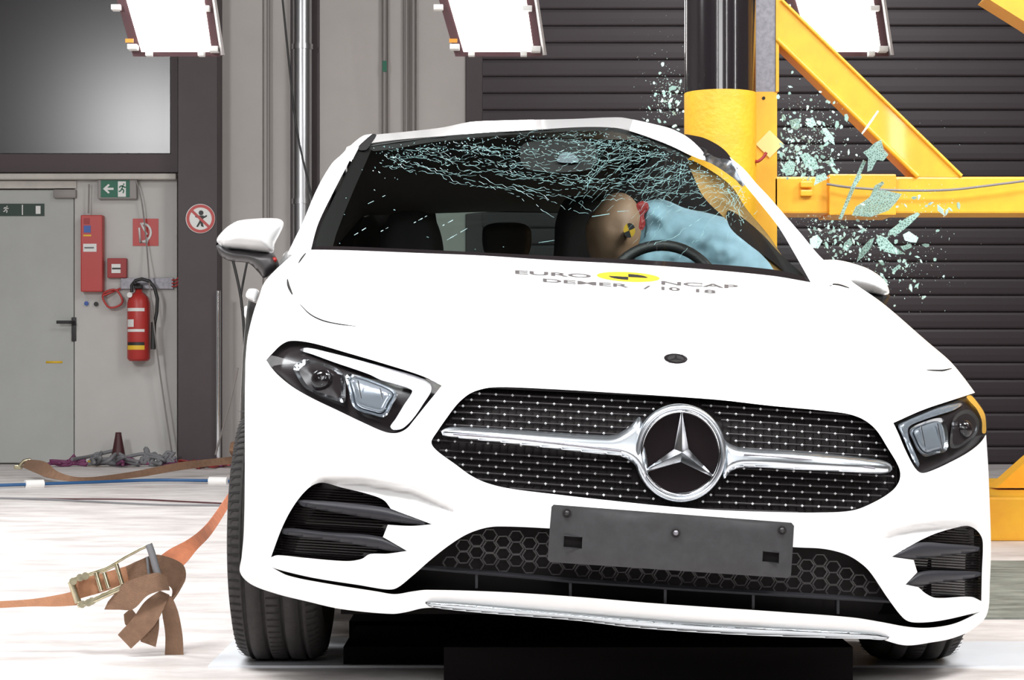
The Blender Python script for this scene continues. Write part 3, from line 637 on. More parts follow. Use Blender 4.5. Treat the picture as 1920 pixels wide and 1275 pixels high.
def F(u, v):
    u = np.asarray(u, float); v = np.asarray(v, float); y = F0(u, v)
    for T, c0, c1, lo, hi in ((LT, 560, 860, 1, 0), (RT, 1640, 1850, 0, 1)):
        vt = np.interp(u, [p[0] for p in T], [p[1] for p in T]); d = v-vt
        s = np.clip(d/14, 0, 1); s = s*s*(3-2*s)
        fall = np.clip(1-(d-14)/(52.), 0, 1)
        x = (u-c0)/(c1-c0); x = np.where((x < 0) | (x > 1), 0, x)
        e = np.sin(np.pi*np.clip(x, 0, 1))**.5 if True else 0
        y = y+.050*s*fall*fall*e*(1 if lo else .8)
    return y
X = [.3, .9]
car = thing('car', (.29, 6.6, 0), 'white hatchback with crazed windscreen, sitting tilted in front of the yellow rig', 'car')
def off(d): return lambda u, v: F(u, v)+d
# shared traced lines -------------------------------------------------
HOODL = [(575, 470), (556, 490), (543, 508), (538, 530), (545, 549), (565, 573), (590, 594), (620, 606), (660, 613), (700, 640), (760, 680), (800, 700), (840, 712)]
hl = crom(HOODL, False, 5)
HOODF = [(840, 712), (900, 714), (1000, 718), (1150, 728), (1300, 740), (1450, 752), (1560, 762), (1640, 764), (1690, 752), (1730, 722), (1757, 699), (1783, 693)]
hf = crom(HOODF, False, 5)
HOODR = [(1783, 693), (1730, 642), (1690, 606), (1640, 566), (1600, 546), (1560, 534), (1524, 530)]
hr = crom(HOODR, False, 5)
BASE = [(1524, 530), (1446, 517), (1284, 502), (1160, 494), (1040, 488), (900, 479), (800, 475), (700, 471), (640, 469), (575, 468)]
bs = crom(BASE, False, 6)
hood_ol = hl+hf[1:]+hr[1:]+bs[1:-1]
surf('hood', hood_ol, F, M['white'], car, step=16, raw=True, flange=.02)
HL = [(499, 675, 1), (512, 661), (528, 646), (545, 639), (584, 643), (656, 663), (727, 684), (775, 699), (797, 707), (829, 723, 1), (800, 758), (776, 788), (762, 804), (744, 812), (722, 810), (680, 792), (632, 769), (584, 746), (548, 725), (521, 703), (507, 687)]
HR = [(1675, 793, 1), (1732, 768), (1792, 748), (1820, 739, 1), (1834, 755), (1846, 774), (1851, 800), (1847, 817), (1836, 832), (1814, 849), (1781, 867), (1748, 882), (1728, 887), (1716, 878), (1699, 847), (1684, 812)]
GR = [(809, 827), (820, 809), (838, 783), (858, 757), (879, 739), (901, 730), (926, 726), (984, 727), (1130, 735), (1340, 749), (1449, 761), (1579, 774), (1614, 784), (1641, 804), (1664, 839), (1686, 878), (1687, 899), (1674, 919), (1640, 941), (1599, 957), (1539, 961), (1449, 960), (1340, 956), (1247, 949), (1130, 937), (1042, 927), (955, 916), (911, 905), (882, 891), (853, 870), (824, 849), (811, 836)]
LI = [(510, 1064, 1), (533, 1071), (590, 1084), (673, 1097), (723, 1105), (743, 1103), (773, 1080), (807, 1050), (840, 1024), (873, 1003), (905, 991), (935, 987), (1033, 991), (1260, 1008), (1491, 1026), (1544, 1029), (1582, 1038), (1607, 1051), (1630, 1071), (1667, 1125), (1695, 1160), (1713, 1167), (1762, 1164), (1838, 1147, 1), (1790, 1169), (1742, 1177), (1700, 1175), (1656, 1167), (1600, 1158), (1487, 1149), (1225, 1131), (1080, 1119), (940, 1110), (800, 1106), (773, 1109), (740, 1114), (707, 1109), (607, 1093), (540, 1079)]
FL = [(508, 1045, 1), (530, 987), (553, 945), (580, 914), (603, 905), (640, 914), (693, 927), (720, 938), (733, 954, 1), (810, 983, 1), (773, 986), (727, 984, 1), (718, 1007, 1), (763, 1033, 1), (727, 1038), (693, 1039), (678, 1048), (650, 1052), (573, 1046), (520, 1041)]
FR = [(1843, 1020), (1841, 1075), (1840, 1127, 1), (1820, 1119), (1755, 1121), (1736, 1113), (1722, 1101, 1), (1698, 1096, 1), (1720, 1073, 1), (1713, 1050, 1), (1672, 1044, 1), (1720, 1016), (1755, 1000), (1790, 990), (1814, 986), (1830, 993), (1840, 1006)]
HLc, HRc = crom(HL, True, 5), crom(HR, True, 5)
GRc, LIc, FLc, FRc = crom(GR, True, 5), crom(LI, True, 5), crom(FL, True, 4), crom(FR, True, 4)
# fenders: outer side + headlight upper edge + bonnet edge
def near(poly, p): return min(range(len(poly)), key=lambda i: (poly[i][0]-p[0])**2+(poly[i][1]-p[1])**2)
def arc(poly, a, b, rev=False):
    i, j = near(poly, a), near(poly, b); n = len(poly); out = [poly[i]]; s = -1 if rev else 1
    while i != j: i = (i+s) % n; out.append(poly[i])
    return out
silL = crom([(575, 470), (560, 470), (522, 501), (495, 531), (486, 556), (476, 584), (466, 624), (463, 643), (460, 680)], False, 5)
topHL = arc(HLc, (499, 675), (829, 723))
fl = silL+topHL+[(835, 716)]+hl[::-1][:-1]
surf('fender', fl, lambda u, v: F(u, v)+.002, M['white'], car, step=14, raw=True, flange=.03)
silR = crom([(1524, 530), (1540, 505), (1575, 510), (1600, 530), (1657, 570), (1738, 640), (1779, 675), (1801, 700), (1828, 736)], False, 5)
topHR = arc(HRc, (1820, 739), (1675, 793), True)
kf = next(i for i, p in enumerate(hf) if p[0] > 1668)
fr = silR+topHR+[(1670, 780)]+hf[kf-1:]+hr[1:-1]
surf('fender', fr, lambda u, v: F(u, v)+.002, M['white'], car, step=14, raw=True, flange=.03)
# front bumper
bl = crom([(460, 680), (459, 760), (459, 900), (457, 1000), (453, 1045), (450, 1073), (470, 1095), (517, 1113), (573, 1127), (640, 1142), (733, 1151), (760, 1148), (797, 1140), (860, 1141), (1000, 1150), (1187, 1166), (1300, 1174), (1525, 1186), (1640, 1196), (1697, 1210), (1750, 1204), (1785, 1197), (1820, 1182), (1850, 1153), (1856, 1090), (1858, 1023), (1855, 925), (1853, 878), (1849, 815)], False, 6)
botHR = arc(HRc, (1850, 803), (1675, 793)); botHL = arc(HLc, (829, 723), (499, 675))
bump = bl+botHR[2:]+[(1670, 780)]+[p for p in hf[:kf][::-1] if 842 < p[0]]+[(840, 712), (835, 716)]+botHL
surf('front_bumper', bump, F, M['white'], car, holes=[GRc, LIc, FLc, FRc], step=8, raw=True, flange=.035)
# underside of the bumper lip
mb = MB(); lip = [p for p in bl if p[1] > 1100 and p[0] < 1840]
vs = []; 
for u, v in lip: y = float(F(u, v)); a = P(u, v, y); vs += [a, a+Vector((0, .06, .012)), a+Vector((0, .35, -.01))]
n = len(lip); mb.add(vs, [(3*i+k, 3*i+k+1, 3*i+k+4, 3*i+k+3) for i in range(n-1) for k in (0, 1)]); bpart = bpy.data.objects['front_bumper']
mb.build('underside_panel', M['black'], bpart)
# chrome lip strip
cl = crom([(797, 1129), (860, 1131), (1000, 1143), (1300, 1168), (1525, 1180), (1640, 1187), (1668, 1194), (1660, 1200), (1634, 1199), (1562, 1197), (1375, 1190), (1187, 1177), (1080, 1164), (907, 1150), (830, 1142), (805, 1137)], True, 6)
puff('chrome_lip', cl, lambda u, v: F(u, v)-.002, .016, .01, M['lipchrome'], bpart, R=7, step=3, raw=True)
# dark block behind the openings
surf('cooling_cavity', [(490, 720, 1), (800, 705, 1), (1300, 735, 1), (1640, 765, 1), (1826, 790, 1), (1826, 1130, 1), (1700, 1185, 1), (1260, 1160, 1), (740, 1135, 1), (490, 1075, 1)], lambda u, v: F0(u, v)+.13, M['lining'], car, step=40, flange=.25)

# ---- grille
g = surf('grille', GRc, lambda u, v: F0(u, v)+.045, M['cavity'], car, step=16, raw=True, flange=.02)
mb = MB(); pins = MB()
ga = np.array(GRc)
def inside1(p, poly): return bool(inside(np.array([p]), poly)[0])
slope = lambda u: .058*(u-1276)
RX, RY = 92, 98
for i in range(-9, 10):
    if i < -8 or i > 8: continue
    row = []; off_ = 12.2*i+(6 if i > 0 else -6 if i < 0 else 0)
    u = 812
    bend = lambda u: (10 if i > 0 else -4)*(1-abs(u-1276)/470)*abs(i)/8
    while u < 1690:
        v = 852+slope(u)+off_+bend(u)+(-14 if False else 0)
        ok = inside(np.array([(u, v)]), GRc)[0] and ((u-1276)/RX)**2+((v-850)/RY)**2 > 1
        if ok: row.append((u, v))
        if (not ok or u+12 >= 1690) and len(row) > 1:
            mb.tube([P(a, b, float(F0(a, b))+.030) for a, b in row], .0022, 5); row = []
        if not ok: row = []
        u += 12
    k0 = 0
    u = 822+(15 if i % 2 else 0)
    while u < 1688:
        v = 852+slope(u)+off_+bend(u)
        if inside(np.array([(u, v)]), GRc)[0] and ((u-1276)/RX)**2+((v-850)/RY)**2 > 1 and dist(np.array([(u, v)]), GRc)[0] > 5:
            y = float(F0(u, v))+.026; c = P(u, v, y); r = .0034
            pins.add([c+Vector(q)*r for q in ((1, 0, 0), (0, 0, 1), (-1, 0, 0), (0, 0, -1), (0, -1.2, .2))]+[c+Vector((0, .012, 0))], [(0, 4, 1), (1, 4, 2), (2, 4, 3), (3, 4, 0), (0, 1, 5), (1, 2, 5), (2, 3, 5), (3, 0, 5)])
        u += 31
mb.build('grille_bars', M['slat'], g); tag(pins.build('grille_pins', M['pin'], g, False), kind='stuff')
mb = MB()
for u in np.arange(828, 1690, 15.5):
    vs_ = [v for v in np.arange(725, 965, 4) if inside(np.array([(u, v)]), GRc)[0]]
    if vs_: mb.tube([P(u, v, float(F0(u, v))+.040) for v in (min(vs_), (min(vs_)+max(vs_))/2, max(vs_))], .0012, 4)
mb.build('grille_uprights', M['cavity'], g)
# chrome blades
bL = crom([(827, 809), (838, 802), (856, 800), (955, 805), (1130, 816), (1156, 814), (1182, 798), (1200, 782), (1215, 850), (1212, 905), (1196, 880), (1182, 864), (1159, 855), (1101, 849), (955, 832), (853, 821), (830, 816)], True, 6)
bR = crom([(1351, 806), (1360, 826), (1385, 838), (1499, 846), (1649, 862), (1669, 870), (1673, 880), (1664, 887), (1649, 888), (1499, 881), (1395, 876), (1370, 884), (1357, 898), (1354, 850)], True, 6)
puff('grille_blade', bL, lambda u, v: F0(u, v)-.008, .022, .03, M['satin'], g, R=14, step=5, raw=True, pw=.7)
puff('grille_blade', bR, lambda u, v: F0(u, v)-.008, .022, .03, M['satin'], g, R=14, step=5, raw=True, pw=.7)
for pts in ([(850, 814), (960, 822), (1100, 838), (1165, 846)], [(1395, 852), (1499, 860), (1640, 878)]):
    mb = MB(); mb.tube([P(u, v, float(F0(u, v))-.031) for u, v in pts], .0025, 6); mb.build('blade_groove', M['steel'], g)
# star badge
BY = float(F0(1276, 849)); BC = P(1276, 849.5, BY-.02)
tb = bpy.data.objects.new('star_badge', None); COL.objects.link(tb); tb.parent = car; tb.location = BC-ORG[car.name]; ORG[tb.name] = BC
def bl_(prof, m, nm):
    sx, sz = 85/92., 1
    mb = MB(); mb.lathe([(r, -h) for r, h in prof], BC, 'Y', 72)
    mb.v = [Vector((BC.x+(v.x-BC.x)*.95, v.y, BC.z+(v.z-BC.z)*1.02)) for v in mb.v]; return mb.build(nm, M[m], tb)
s = BY/FPX
bl_([(90*s, -.04), (90*s, .000), (88.5*s, .010), (85*s, .014), (80.5*s, .012), (79*s, .004)], 'satin', 'badge_ring')
bl_([(79.5*s, .010), (77*s, .014), (74*s, .006), (73*s, .000)], 'chrome', 'inner_ring')
bl_([(0, .001), (74*s, .001)], 'gloss_black', 'badge_disc')
mb = MB(); tips = [(1279, 773), (1209, 884), (1338, 893)]; ctr = (1279, 848); q = lambda u, v, d: P(u, v, BY-.02-d)
notch = [(1264, 842), (1276, 866), (1291, 842)]    # left-up, bottom, right-up
order = [(0, 2), (2, 1), (1, 0)]
apex = q(*ctr, .020)
for ti, (n0, n1) in ((0, (0, 2)), (1, (0, 1)), (2, (1, 2))):
    tp = tips[ti]; dx = Vector((tp[0]-ctr[0], tp[1]-ctr[1])).normalized(); n = Vector((-dx.y, dx.x))*2.2
    A = q(tp[0]+n.x, tp[1]+n.y, .004); B = q(tp[0]-n.x, tp[1]-n.y, .004); R_ = q(*tp, .010)
    N0, N1 = q(*notch[n0], .003), q(*notch[n1], .003)
    nn0 = notch[n0]; da = (Vector((tp[0]+n.x, tp[1]+n.y))-Vector(nn0)).length; db = (Vector((tp[0]-n.x, tp[1]-n.y))-Vector(nn0)).length
    if da > db: A, B = B, A
    mb.add([apex, R_, A, N0], [(0, 1, 2, 3)]); mb.add([apex, R_, B, N1], [(3, 2, 1, 0)])
mb.build('badge_star', M['chrome'], tb, False)
# small bonnet badge
by = float(F(1267, 672)); t2 = MB(); bc = P(1267, 672, by-.003)
nrm = Vector((0, -.35, .94)); ex = Vector((1, 0, -.06)).normalized(); ez = Vector((0, .94, .35))
hood = bpy.data.objects['hood']
def onhood(u, v, d=.002): return P(u, v, float(F(u, v))-d)
mb = MB()
for rr0, rr1, mi in ((.0, 14, 0), (14, 20, 1)):
    vs = []; N = 36
    for k in range(N):
        a = 2*math.pi*k/N; c, s_ = math.cos(a), math.sin(a)
        vs += [onhood(1267+c*rr0*1.1, 672+s_*rr0*.45+c*rr0*.07, .004), onhood(1267+c*rr1*1.1, 672+s_*rr1*.45+c*rr1*.07, .004)]
    mb.add(vs, [(2*k, 2*k+1, (2*k+3) % (2*N), (2*k+2) % (2*N)) for k in range(N)], mi)
for k in range(3):
    a = math.radians(-90+120*k); c, s_ = math.cos(a), math.sin(a); p = (1267+c*18, 672+s_*8)
    mb.add([onhood(1267-s_*3, 672+c*1.5, .006), onhood(*p, .006), onhood(1267+s_*3, 672-c*1.5, .006)], [(0, 1, 2)], 2)
for k in range(10):
    a = 2*math.pi*(k+.5)/10; u, v = 1267+math.cos(a)*19, 672+math.sin(a)*8
    mb.add([onhood(u-2, v-1, .006), onhood(u+2, v-1, .006), onhood(u+2, v+1, .006), onhood(u-2, v+1, .006)], [(0, 1, 2, 3)], 2)
mb.build('hood_badge', M['signb'], hood, False, mats=[M['signb'], M['gloss_black'], M['chrome']])
# target sticker + lettering near the windscreen
mb = MB(); cu, cv = 1178, 519; ang = .052
def el(r, a, mi):
    vs = [onhood(cu+r*59*math.cos(t), cv+ang*r*59*math.cos(t)+r*9.0*math.sin(t), .003+.001*mi) for t in a]; return vs
N = 40; mb.add(el(1, [2*math.pi*k/N for k in range(N)], 0), [tuple(range(N))], 0)
for q0 in (90, 270):
    a = [math.radians(q0+x) for x in range(0, 91, 15)]; c = onhood(cu, cv, .005)
    mb.add([c]+el(.62, a, 2), [tuple(range(len(a)+1))], 1)
mb.build('target_sticker', M['ylabel'], hood, False, mats=[M['ylabel'], M['signb']])
def hoodtext(body, u0, u1, v0, sl, h, nm):
    vs, fs = text_mesh(body); xs = [p[0] for p in vs]; ys = [p[1] for p in vs]; x0, x1, y1 = min(xs), max(xs), max(ys)
    o = []
    for p in vs:
        u = u0+(p[0]-x0)/(x1-x0)*(u1-u0); v = v0+sl*(u-u0)-(p[1]/y1)*h; o.append(onhood(u, v, .003))
    return mesh_obj(nm, o, fs, M['txt'], hood, False)
hoodtext('EURO', 966, 1108, 513, .055, 6.5, 'lettering'); hoodtext('NCAP', 1240, 1384, 533, .055, 6.5, 'lettering')
hoodtext('DEMER', 1018, 1180, 528, .068, 6, 'lettering'); hoodtext('/', 1206, 1220, 541, .068, 6, 'lettering'); hoodtext('10', 1240, 1275, 543, .068, 6, 'lettering'); hoodtext('18', 1305, 1342, 547.5, .068, 6, 'lettering')
# seams seen as dark lines
def seam(pts, r, par, nm='panel_gap', m='lining', fn=F):
    mb = MB(); pp = crom(pts, False, 5); n = len(pp)
    mb.tube([P(u, v, float(fn(u, v))-.001) for u, v in pp], [r*(.25+.75*math.sin(math.pi*min(1, max(0, (i+.5)/n)))) for i in range(n)], 5); return mb.build(nm, M[m], par)
seam([(539, 524), (541, 536), (548, 552)], .0035, hood); seam([(563, 571), (580, 588), (600, 599), (625, 606), (668, 612)], .0022, hood)
seam([(1556, 533), (1570, 534), (1592, 540)], .0035, hood); seam([(1738, 694), (1765, 695), (1784, 691)], .0030, hood)
seam([(560, 493), (566, 484), (573, 475)], .0025, hood); mb = MB()
# ---- lower intake
cav = bpy.data.objects['cooling_cavity']
mb = MB()
def barv(u): return float(np.interp(u, [760, 800, 1080, 1300, 1671, 1720], [1062, 1065, 1090, 1105, 1127, 1131]))
def FI(u, v): return float(F0(u, v))+.05
pp = [(u, barv(u)) for u in range(775, 1700, 20)]
vs = []
for u, v in pp: a = P(u, v-6, FI(u, v)-.012); vs += [a, P(u, v, FI(u, v)-.03), P(u, v+4, FI(u, v)-.012)]
mb.add(vs, [(3*i+k, 3*i+k+1, 3*i+k+4, 3*i+k+3) for i in range(len(pp)-1) for k in (0, 1)])
for u in (893, 1069, 1247, 1412, 1571):
    v = barv(u); a = P(u-2, v+30, FI(u, v)-.01); b = P(u+3, v, FI(u, v)-.01); mb.box((a.x, a.y, a.z), (b.x, a.y+.03, b.z))
mb.build('intake_crossbar', M['fin'], bpart, False)
mb = MB(); cw, chh = 33.0, 11.5; r_ = 0
v = 985
segs = set()
while v < 1135:
    u = 770+(cw*.75 if r_ % 2 else 0)
    while u < 1710:
        cv_ = v+.058*(u-1000)+(-8 if u < 900 else 0)*0
        hx = [(u+cw*.42*math.cos(math.radians(a)), cv_+chh*1.05*math.sin(math.radians(a))) for a in (0, 60, 120, 180, 240, 300)]
        if all(inside1(p, LIc) for p in hx) and cv_ < barv(u)-10:
            for i in range(6):
                a, b = hx[i], hx[(i+1) % 6]; k = tuple(sorted([(round(a[0]/3), round(a[1]/3)), (round(b[0]/3), round(b[1]/3))]))
                if k not in segs: segs.add(k); mb.tube([P(*a, FI(*a)+.01), P(*b, FI(*b)+.01)], .0022, 4)
        u += cw*1.5
    v += chh*.98; r_ += 1
mb.build('honeycomb_mesh', M['hex'], bpart)
# ---- fog intakes with two fins each
for polys, cavp in (([[(557, 938), (600, 939), (650, 943), (733, 954), (812, 983), (775, 983), (727, 977), (640, 963), (567, 949)], [(530, 990), (607, 997), (717, 1007), (765, 1034), (735, 1034), (700, 1027), (607, 1012), (530, 1001)]], FLc),
                    ([[(1670, 1044), (1720, 1018), (1780, 1020), (1837, 1026), (1838, 1032), (1790, 1040), (1755, 1044), (1700, 1048)], [(1696, 1097), (1723, 1073), (1790, 1070), (1840, 1073), (1840, 1079), (1800, 1088), (1755, 1093), (1720, 1099)]], FRc)):
    fog = surf('fog_intake', cavp, lambda u, v: F0(u, v)+.06, M['gloss_black'], car, raw=True, step=16, flange=.02)
    for pl in polys:
        c = crom(pl, True, 5); puff('intake_fin', c, lambda u, v: F0(u, v)+.012, .016, .04, M['fin'], fog, R=8, step=5, raw=True, pw=1)
    mb = MB(); xs = [p[0] for p in cavp]; us = np.linspace(min(xs)+6, max(xs)-6, 24)
    for v in range(910, 1120, 5):
        row = [(u, v+.06*(u-us[0])) for u in us if inside1((u, v+.06*(u-us[0])), cavp)]
        if len(row) > 1: mb.tube([P(a, b, float(F0(a, b))+.055) for a, b in row], .0016, 4)
    mb.build('intake_mesh', M['lampblack'], fog)
# ---- number plate holder
slots = [[(1057, 1004), (1092, 1007), (1091, 1029), (1056, 1026)], [(1430, 1033), (1461, 1036), (1460, 1056), (1429, 1053)]]
PY = 4.535
ol = crom([(1040, 946), (1260, 964), (1482, 981), (1490, 989), (1488, 1040), (1484, 1078), (1477, 1084), (1250, 1069), (1034, 1053), (1027, 1046), (1030, 1000), (1034, 952)], True, 6)
ol = [(a, b) for a, b in ol]
ph = surf('number_plate_holder', [(1034, 950), (1038, 946), (1260, 963), (1484, 980), (1489, 986), (1486, 1035), (1483, 1079), (1478, 1084), (1254, 1069), (1032, 1054), (1027, 1049), (1030, 1000)], lambda u, v: 4.53+((u-1260)/FPX*4.5)**2*.5, M['plate'], car, holes=slots, step=16, raw=True, flange=.022)
for sl in slots:
    mb = MB(); yy = float(4.53+((sl[0][0]-1240)/FPX*4.5)**2*.5); pr = [P(*q_, yy-.001) for q_ in sl]; mb.tube(pr+[pr[0]], .0014, 6); mb.build('slot_rim', M['fin'], ph)
    surf('slot_recess', sl, yy+.018, M['lining'], ph, raw=True, step=1e5, flange=0)
for (u, v) in ((1063, 962), (1267, 999), (1466, 994)):
    y = 4.53+((u-1260)/FPX*4.5)**2*.5; mb = MB(); c = P(u, v, y); s_ = y/FPX
    mb.lathe([(9*s_, -.001), (8*s_, -.004), (6*s_, -.003)], c, 'Y', 24); mb.build('screw_seat', M['lining'], ph)
    mb = MB(); mb.lathe([(5.5*s_, -.002), (4*s_, -.006), (0, -.007)], c, 'Y', 16); mb.build('screw', M['steel'] if u == 1267 else M['black'], ph)
# ---- headlights
def headlight(outline, A, B, drl, dm_, amber=None):
    h = surf('headlight', outline, lambda u, v: F0(u, v)+.05, M['lampblack'], car, raw=True, step=12, flange=.02)
    L = surf('lens', outline, lambda u, v: F0(u, v)+.002, M['lens'], h, raw=True, step=14, flange=0)
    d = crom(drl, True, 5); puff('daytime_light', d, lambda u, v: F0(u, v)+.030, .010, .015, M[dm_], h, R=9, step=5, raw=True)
    for (pl, kind) in ((A, 'spot'), (B, 'block')):
        pc = crom(pl, True, 4); c = np.mean(np.array(pc), 0)
        rim = [tuple(c+(np.array(p)-c)*.80) for p in pc]
        V, F_ = fill(pc, [rim], 5); 
        dd = dist(V, rim); Y0 = F0(V[:, 0], V[:, 1])+.022+.012*np.clip(1-dd/8, 0, 1)
        vs = [P(a[0], a[1], y) for a, y in zip(V, Y0)]; r = mesh_obj('reflector_frame', vs, F_, M['reflect'], h, False)
        if kind == 'spot':
            V, F_ = fill(rim, (), 5); dd = dist(V, rim); rr = dd.max(); t = np.clip(dd/rr, 0, 1)
            vs = [P(a[0], a[1], float(F0(a[0], a[1]))+.034+.012*k-.0) for a, k in zip(V, t)]; mesh_obj('reflector_bowl', vs, F_, M['lampblack'], h)
            s_ = 4.9/FPX; mb = MB(); cc = P(c[0], c[1], float(F0(*c))+.036); mb.lathe([(rr*.9*s_, 0), (rr*.8*s_, -.010), (rr*.45*s_, -.016), (0, -.018)], cc, 'Y', 24); mb.build('projector_lens', M['gloss_black'], h)
            mb = MB()
            for (du, dv) in ((-6, -4), (6, -3), (0, 8)):
                q = P(c[0]+du, c[1]+dv, float(F0(*c))+.014); mb.lathe([(0, -.002), (.0022, 0), (0, .002)], q, 'Y', 8)
            mb.build('led_chip', M['chrome'], h)
        else:
            vs_ = [(p[0], p[1]) for p in rim]; puff('lens_block', vs_, lambda u, v: F0(u, v)+.030, .008, .008, M['rglass'], h, R=8, step=5, raw=True)
            mb = MB(); a0 = np.array(rim[0]); 
            for f in (-.25, .28):
                x = c[0]+f*(max(p[0] for p in rim)-min(p[0] for p in rim)); vv = [p[1] for p in rim if abs(p[0]-x) < 8]
                if vv: mb.tube([P(x-4, min(vv)+3, float(F0(x, c[1]))+.020), P(x+5, max(vv)-3, float(F0(x, c[1]))+.020)], .0022, 6)
            mb.build('lens_rib', M['reflect'], h)
    if amber:
        pc = crom(amber, True, 4); V, F_ = fill(pc, (), 6); mesh_obj('amber_marker', [P(a[0], a[1], float(F0(a[0], a[1]))+.012) for a in V], F_, M['amber'], h)
    return h
hL = headlight(HLc, [(550, 689), (562, 678), (576, 674), (608, 681), (635, 693), (646, 708), (648, 735), (646, 754), (632, 752), (600, 741), (572, 727), (558, 708)],
          [(648, 706), (656, 701), (700, 714), (745, 737), (736, 758), (722, 781), (700, 778), (664, 764), (655, 735)],
          [(562, 656), (575, 652), (610, 659), (680, 677), (735, 692), (788, 708), (808, 722), (808, 734), (795, 755), (775, 784), (755, 803), (738, 806), (732, 800), (742, 785), (757, 760), (773, 733), (760, 725), (716, 713), (690, 701), (632, 681), (585, 664)], 'drl')
hR = headlight(HRc, [(1783, 806), (1788, 784), (1800, 772), (1816, 768), (1830, 778), (1836, 792), (1832, 812), (1815, 828), (1795, 840), (1782, 838)],
          [(1706, 806), (1730, 792), (1765, 784), (1775, 800), (1778, 825), (1774, 845), (1752, 852), (1735, 856), (1722, 846), (1712, 826)],
          [(1684, 797), (1700, 788), (1732, 775), (1760, 764), (1795, 756), (1806, 757), (1790, 768), (1760, 778), (1730, 788), (1704, 801), (1704, 820), (1714, 845), (1724, 870), (1722, 876), (1712, 862), (1700, 836), (1690, 812)], 'rglass',  # same part as the left strip; its dimmer lighting is painted in grey
          [(1812, 744), (1820, 741), (1834, 757), (1846, 776), (1849, 800), (1848, 812), (1842, 812), (1841, 790), (1832, 768)])

# ---- windscreen, pillars, roof
VB = [(560, 466), (585, 467), (700, 472), (800, 476), (1040, 489), (1160, 495), (1284, 502), (1446, 517), (1519, 529), (1600, 540)]
def W(u, v):
    u = np.asarray(u, float); v = np.asarray(v, float); vb = np.interp(u, [p[0] for p in VB], [p[1] for p in VB])
    yb = F0(np.clip(u, 560, 1540), vb)+.03; s = np.clip((vb-v)/(vb-248.), -.05, 1.15)
    return yb*(1-s)+s*(6.38+.14*((u-1000)/420.)**2)
WS = [(585, 466, 1), (601, 421), (628, 366), (656, 310), (673, 276), (687, 270, 1), (760, 262), (829, 255), (898, 249), (1000, 243), (1040, 241), (1148, 239), (1178, 246), (1216, 258), (1257, 274), (1297, 293), (1338, 311), (1381, 339), (1420, 376), (1460, 427), (1486, 470), (1521, 531, 1), (1446, 518), (1284, 503), (1160, 496), (1040, 490), (900, 480), (800, 477), (700, 473), (640, 470)]
WSc = crom(WS, True, 6)
ws = surf('windscreen', WSc, lambda u, v: W(u, v)+.008, M['glass'], car, step=18, raw=True, flange=0)
# black ceramic borders
mb_ = [(585, 466), (601, 421), (628, 366), (656, 310), (673, 276), (687, 268), (700, 272), (688, 300), (668, 345), (645, 400), (630, 440), (622, 470)]
surf('black_border', crom([(p[0], p[1], 1) for p in mb_], True, 6), lambda u, v: W(u, v)+.012, M['cavity'], ws, raw=True, step=14, flange=0)
surf('lower_border', crom([(590, 462), (700, 464), (1040, 480), (1284, 492), (1446, 505), (1512, 520), (1521, 531), (1446, 519), (1284, 504), (1040, 491), (700, 474), (588, 468)], True, 6), lambda u, v: W(u, v)+.004, M['gloss_black'], ws, raw=True, step=14, flange=.02)
surf('top_border', crom([(690, 270), (829, 255), (1000, 243), (1148, 239), (1216, 258), (1297, 293), (1290, 298), (1210, 266), (1148, 247), (1000, 250), (829, 264), (700, 283)], True, 6), lambda u, v: W(u, v)+.011, M['lining'], ws, raw=True, step=14, flange=0)
# white frame of the screen
silAL = [(556, 470), (566, 421), (594, 355), (622, 307), (656, 274), (680, 255), (703, 251)]
pil = crom([(548, 478, 1), (539, 476, 1), (553, 447), (566, 421), (594, 355), (622, 307), (640, 290), (656, 274), (680, 255), (698, 251, 1), (685, 262), (667, 280), (650, 312), (622, 366), (596, 421), (583, 468, 1)], True, 5)
surf('windscreen_pillar', pil, lambda u, v: W(u, v)-.006, M['white'], car, raw=True, step=12, flange=.05)
surf('pillar_trim', crom([(698, 251), (706, 253), (694, 272), (686, 281), (672, 280), (680, 264)], True, 4), lambda u, v: W(u, v)-.002, M['black'], car, raw=True, step=12, flange=.03)
bpy.data.objects['pillar_trim'].name = 'roof_seal'
def RF(u, v):
    u = np.asarray(u, float); v = np.asarray(v, float)
    vf = np.interp(u, [690, 829, 1000, 1148, 1230], [272, 256, 243, 240, 262]); vt = np.interp(u, [690, 760, 829, 880, 940, 1073, 1160, 1187, 1230], [252, 247, 239, 229, 226, 223, 220, 224, 234])
    s = np.clip((vf-v)/(vf-vt), 0, 1.05); return W(u, vf)*(1-s)+s*7.0
roof_top = crom([(706, 252), (760, 247), (829, 239), (880, 229), (940, 226), (1073, 223), (1160, 220), (1187, 224), (1223, 232)], False, 6)
roof_fr = crom([(1216, 259), (1178, 247), (1148, 240), (1040, 242), (1000, 244), (898, 250), (829, 256), (760, 264), (690, 274)], False, 6)
rf = surf('roof', roof_top+roof_fr, RF, M['white'], car, raw=True, step=7, flange=.01)
mb = MB(); vs = []; fs = []
top3 = [P(u, v, 7.0) for u, v in roof_top]; n = len(top3)
for k, (Y, dz, sc, cx) in enumerate(((7.0, -.003, 1, 0), (7.35, -.015, 1.14, -.01), (7.9, -.05, 1.25, 0), (8.4, -.10, 1.25, .02), (8.7, -.18, 1.2, .02))):
    for q_ in top3:
        x = .02+(q_.x-.02)*sc+cx
        vs.append(Vector((x, Y, q_.z+dz)))
for k in range(4):
    for i in range(n-1): fs.append((k*n+i, k*n+i+1, (k+1)*n+i+1, (k+1)*n+i))
mb.add(vs, fs); mb.build('roof_rear', M['white'], rf)
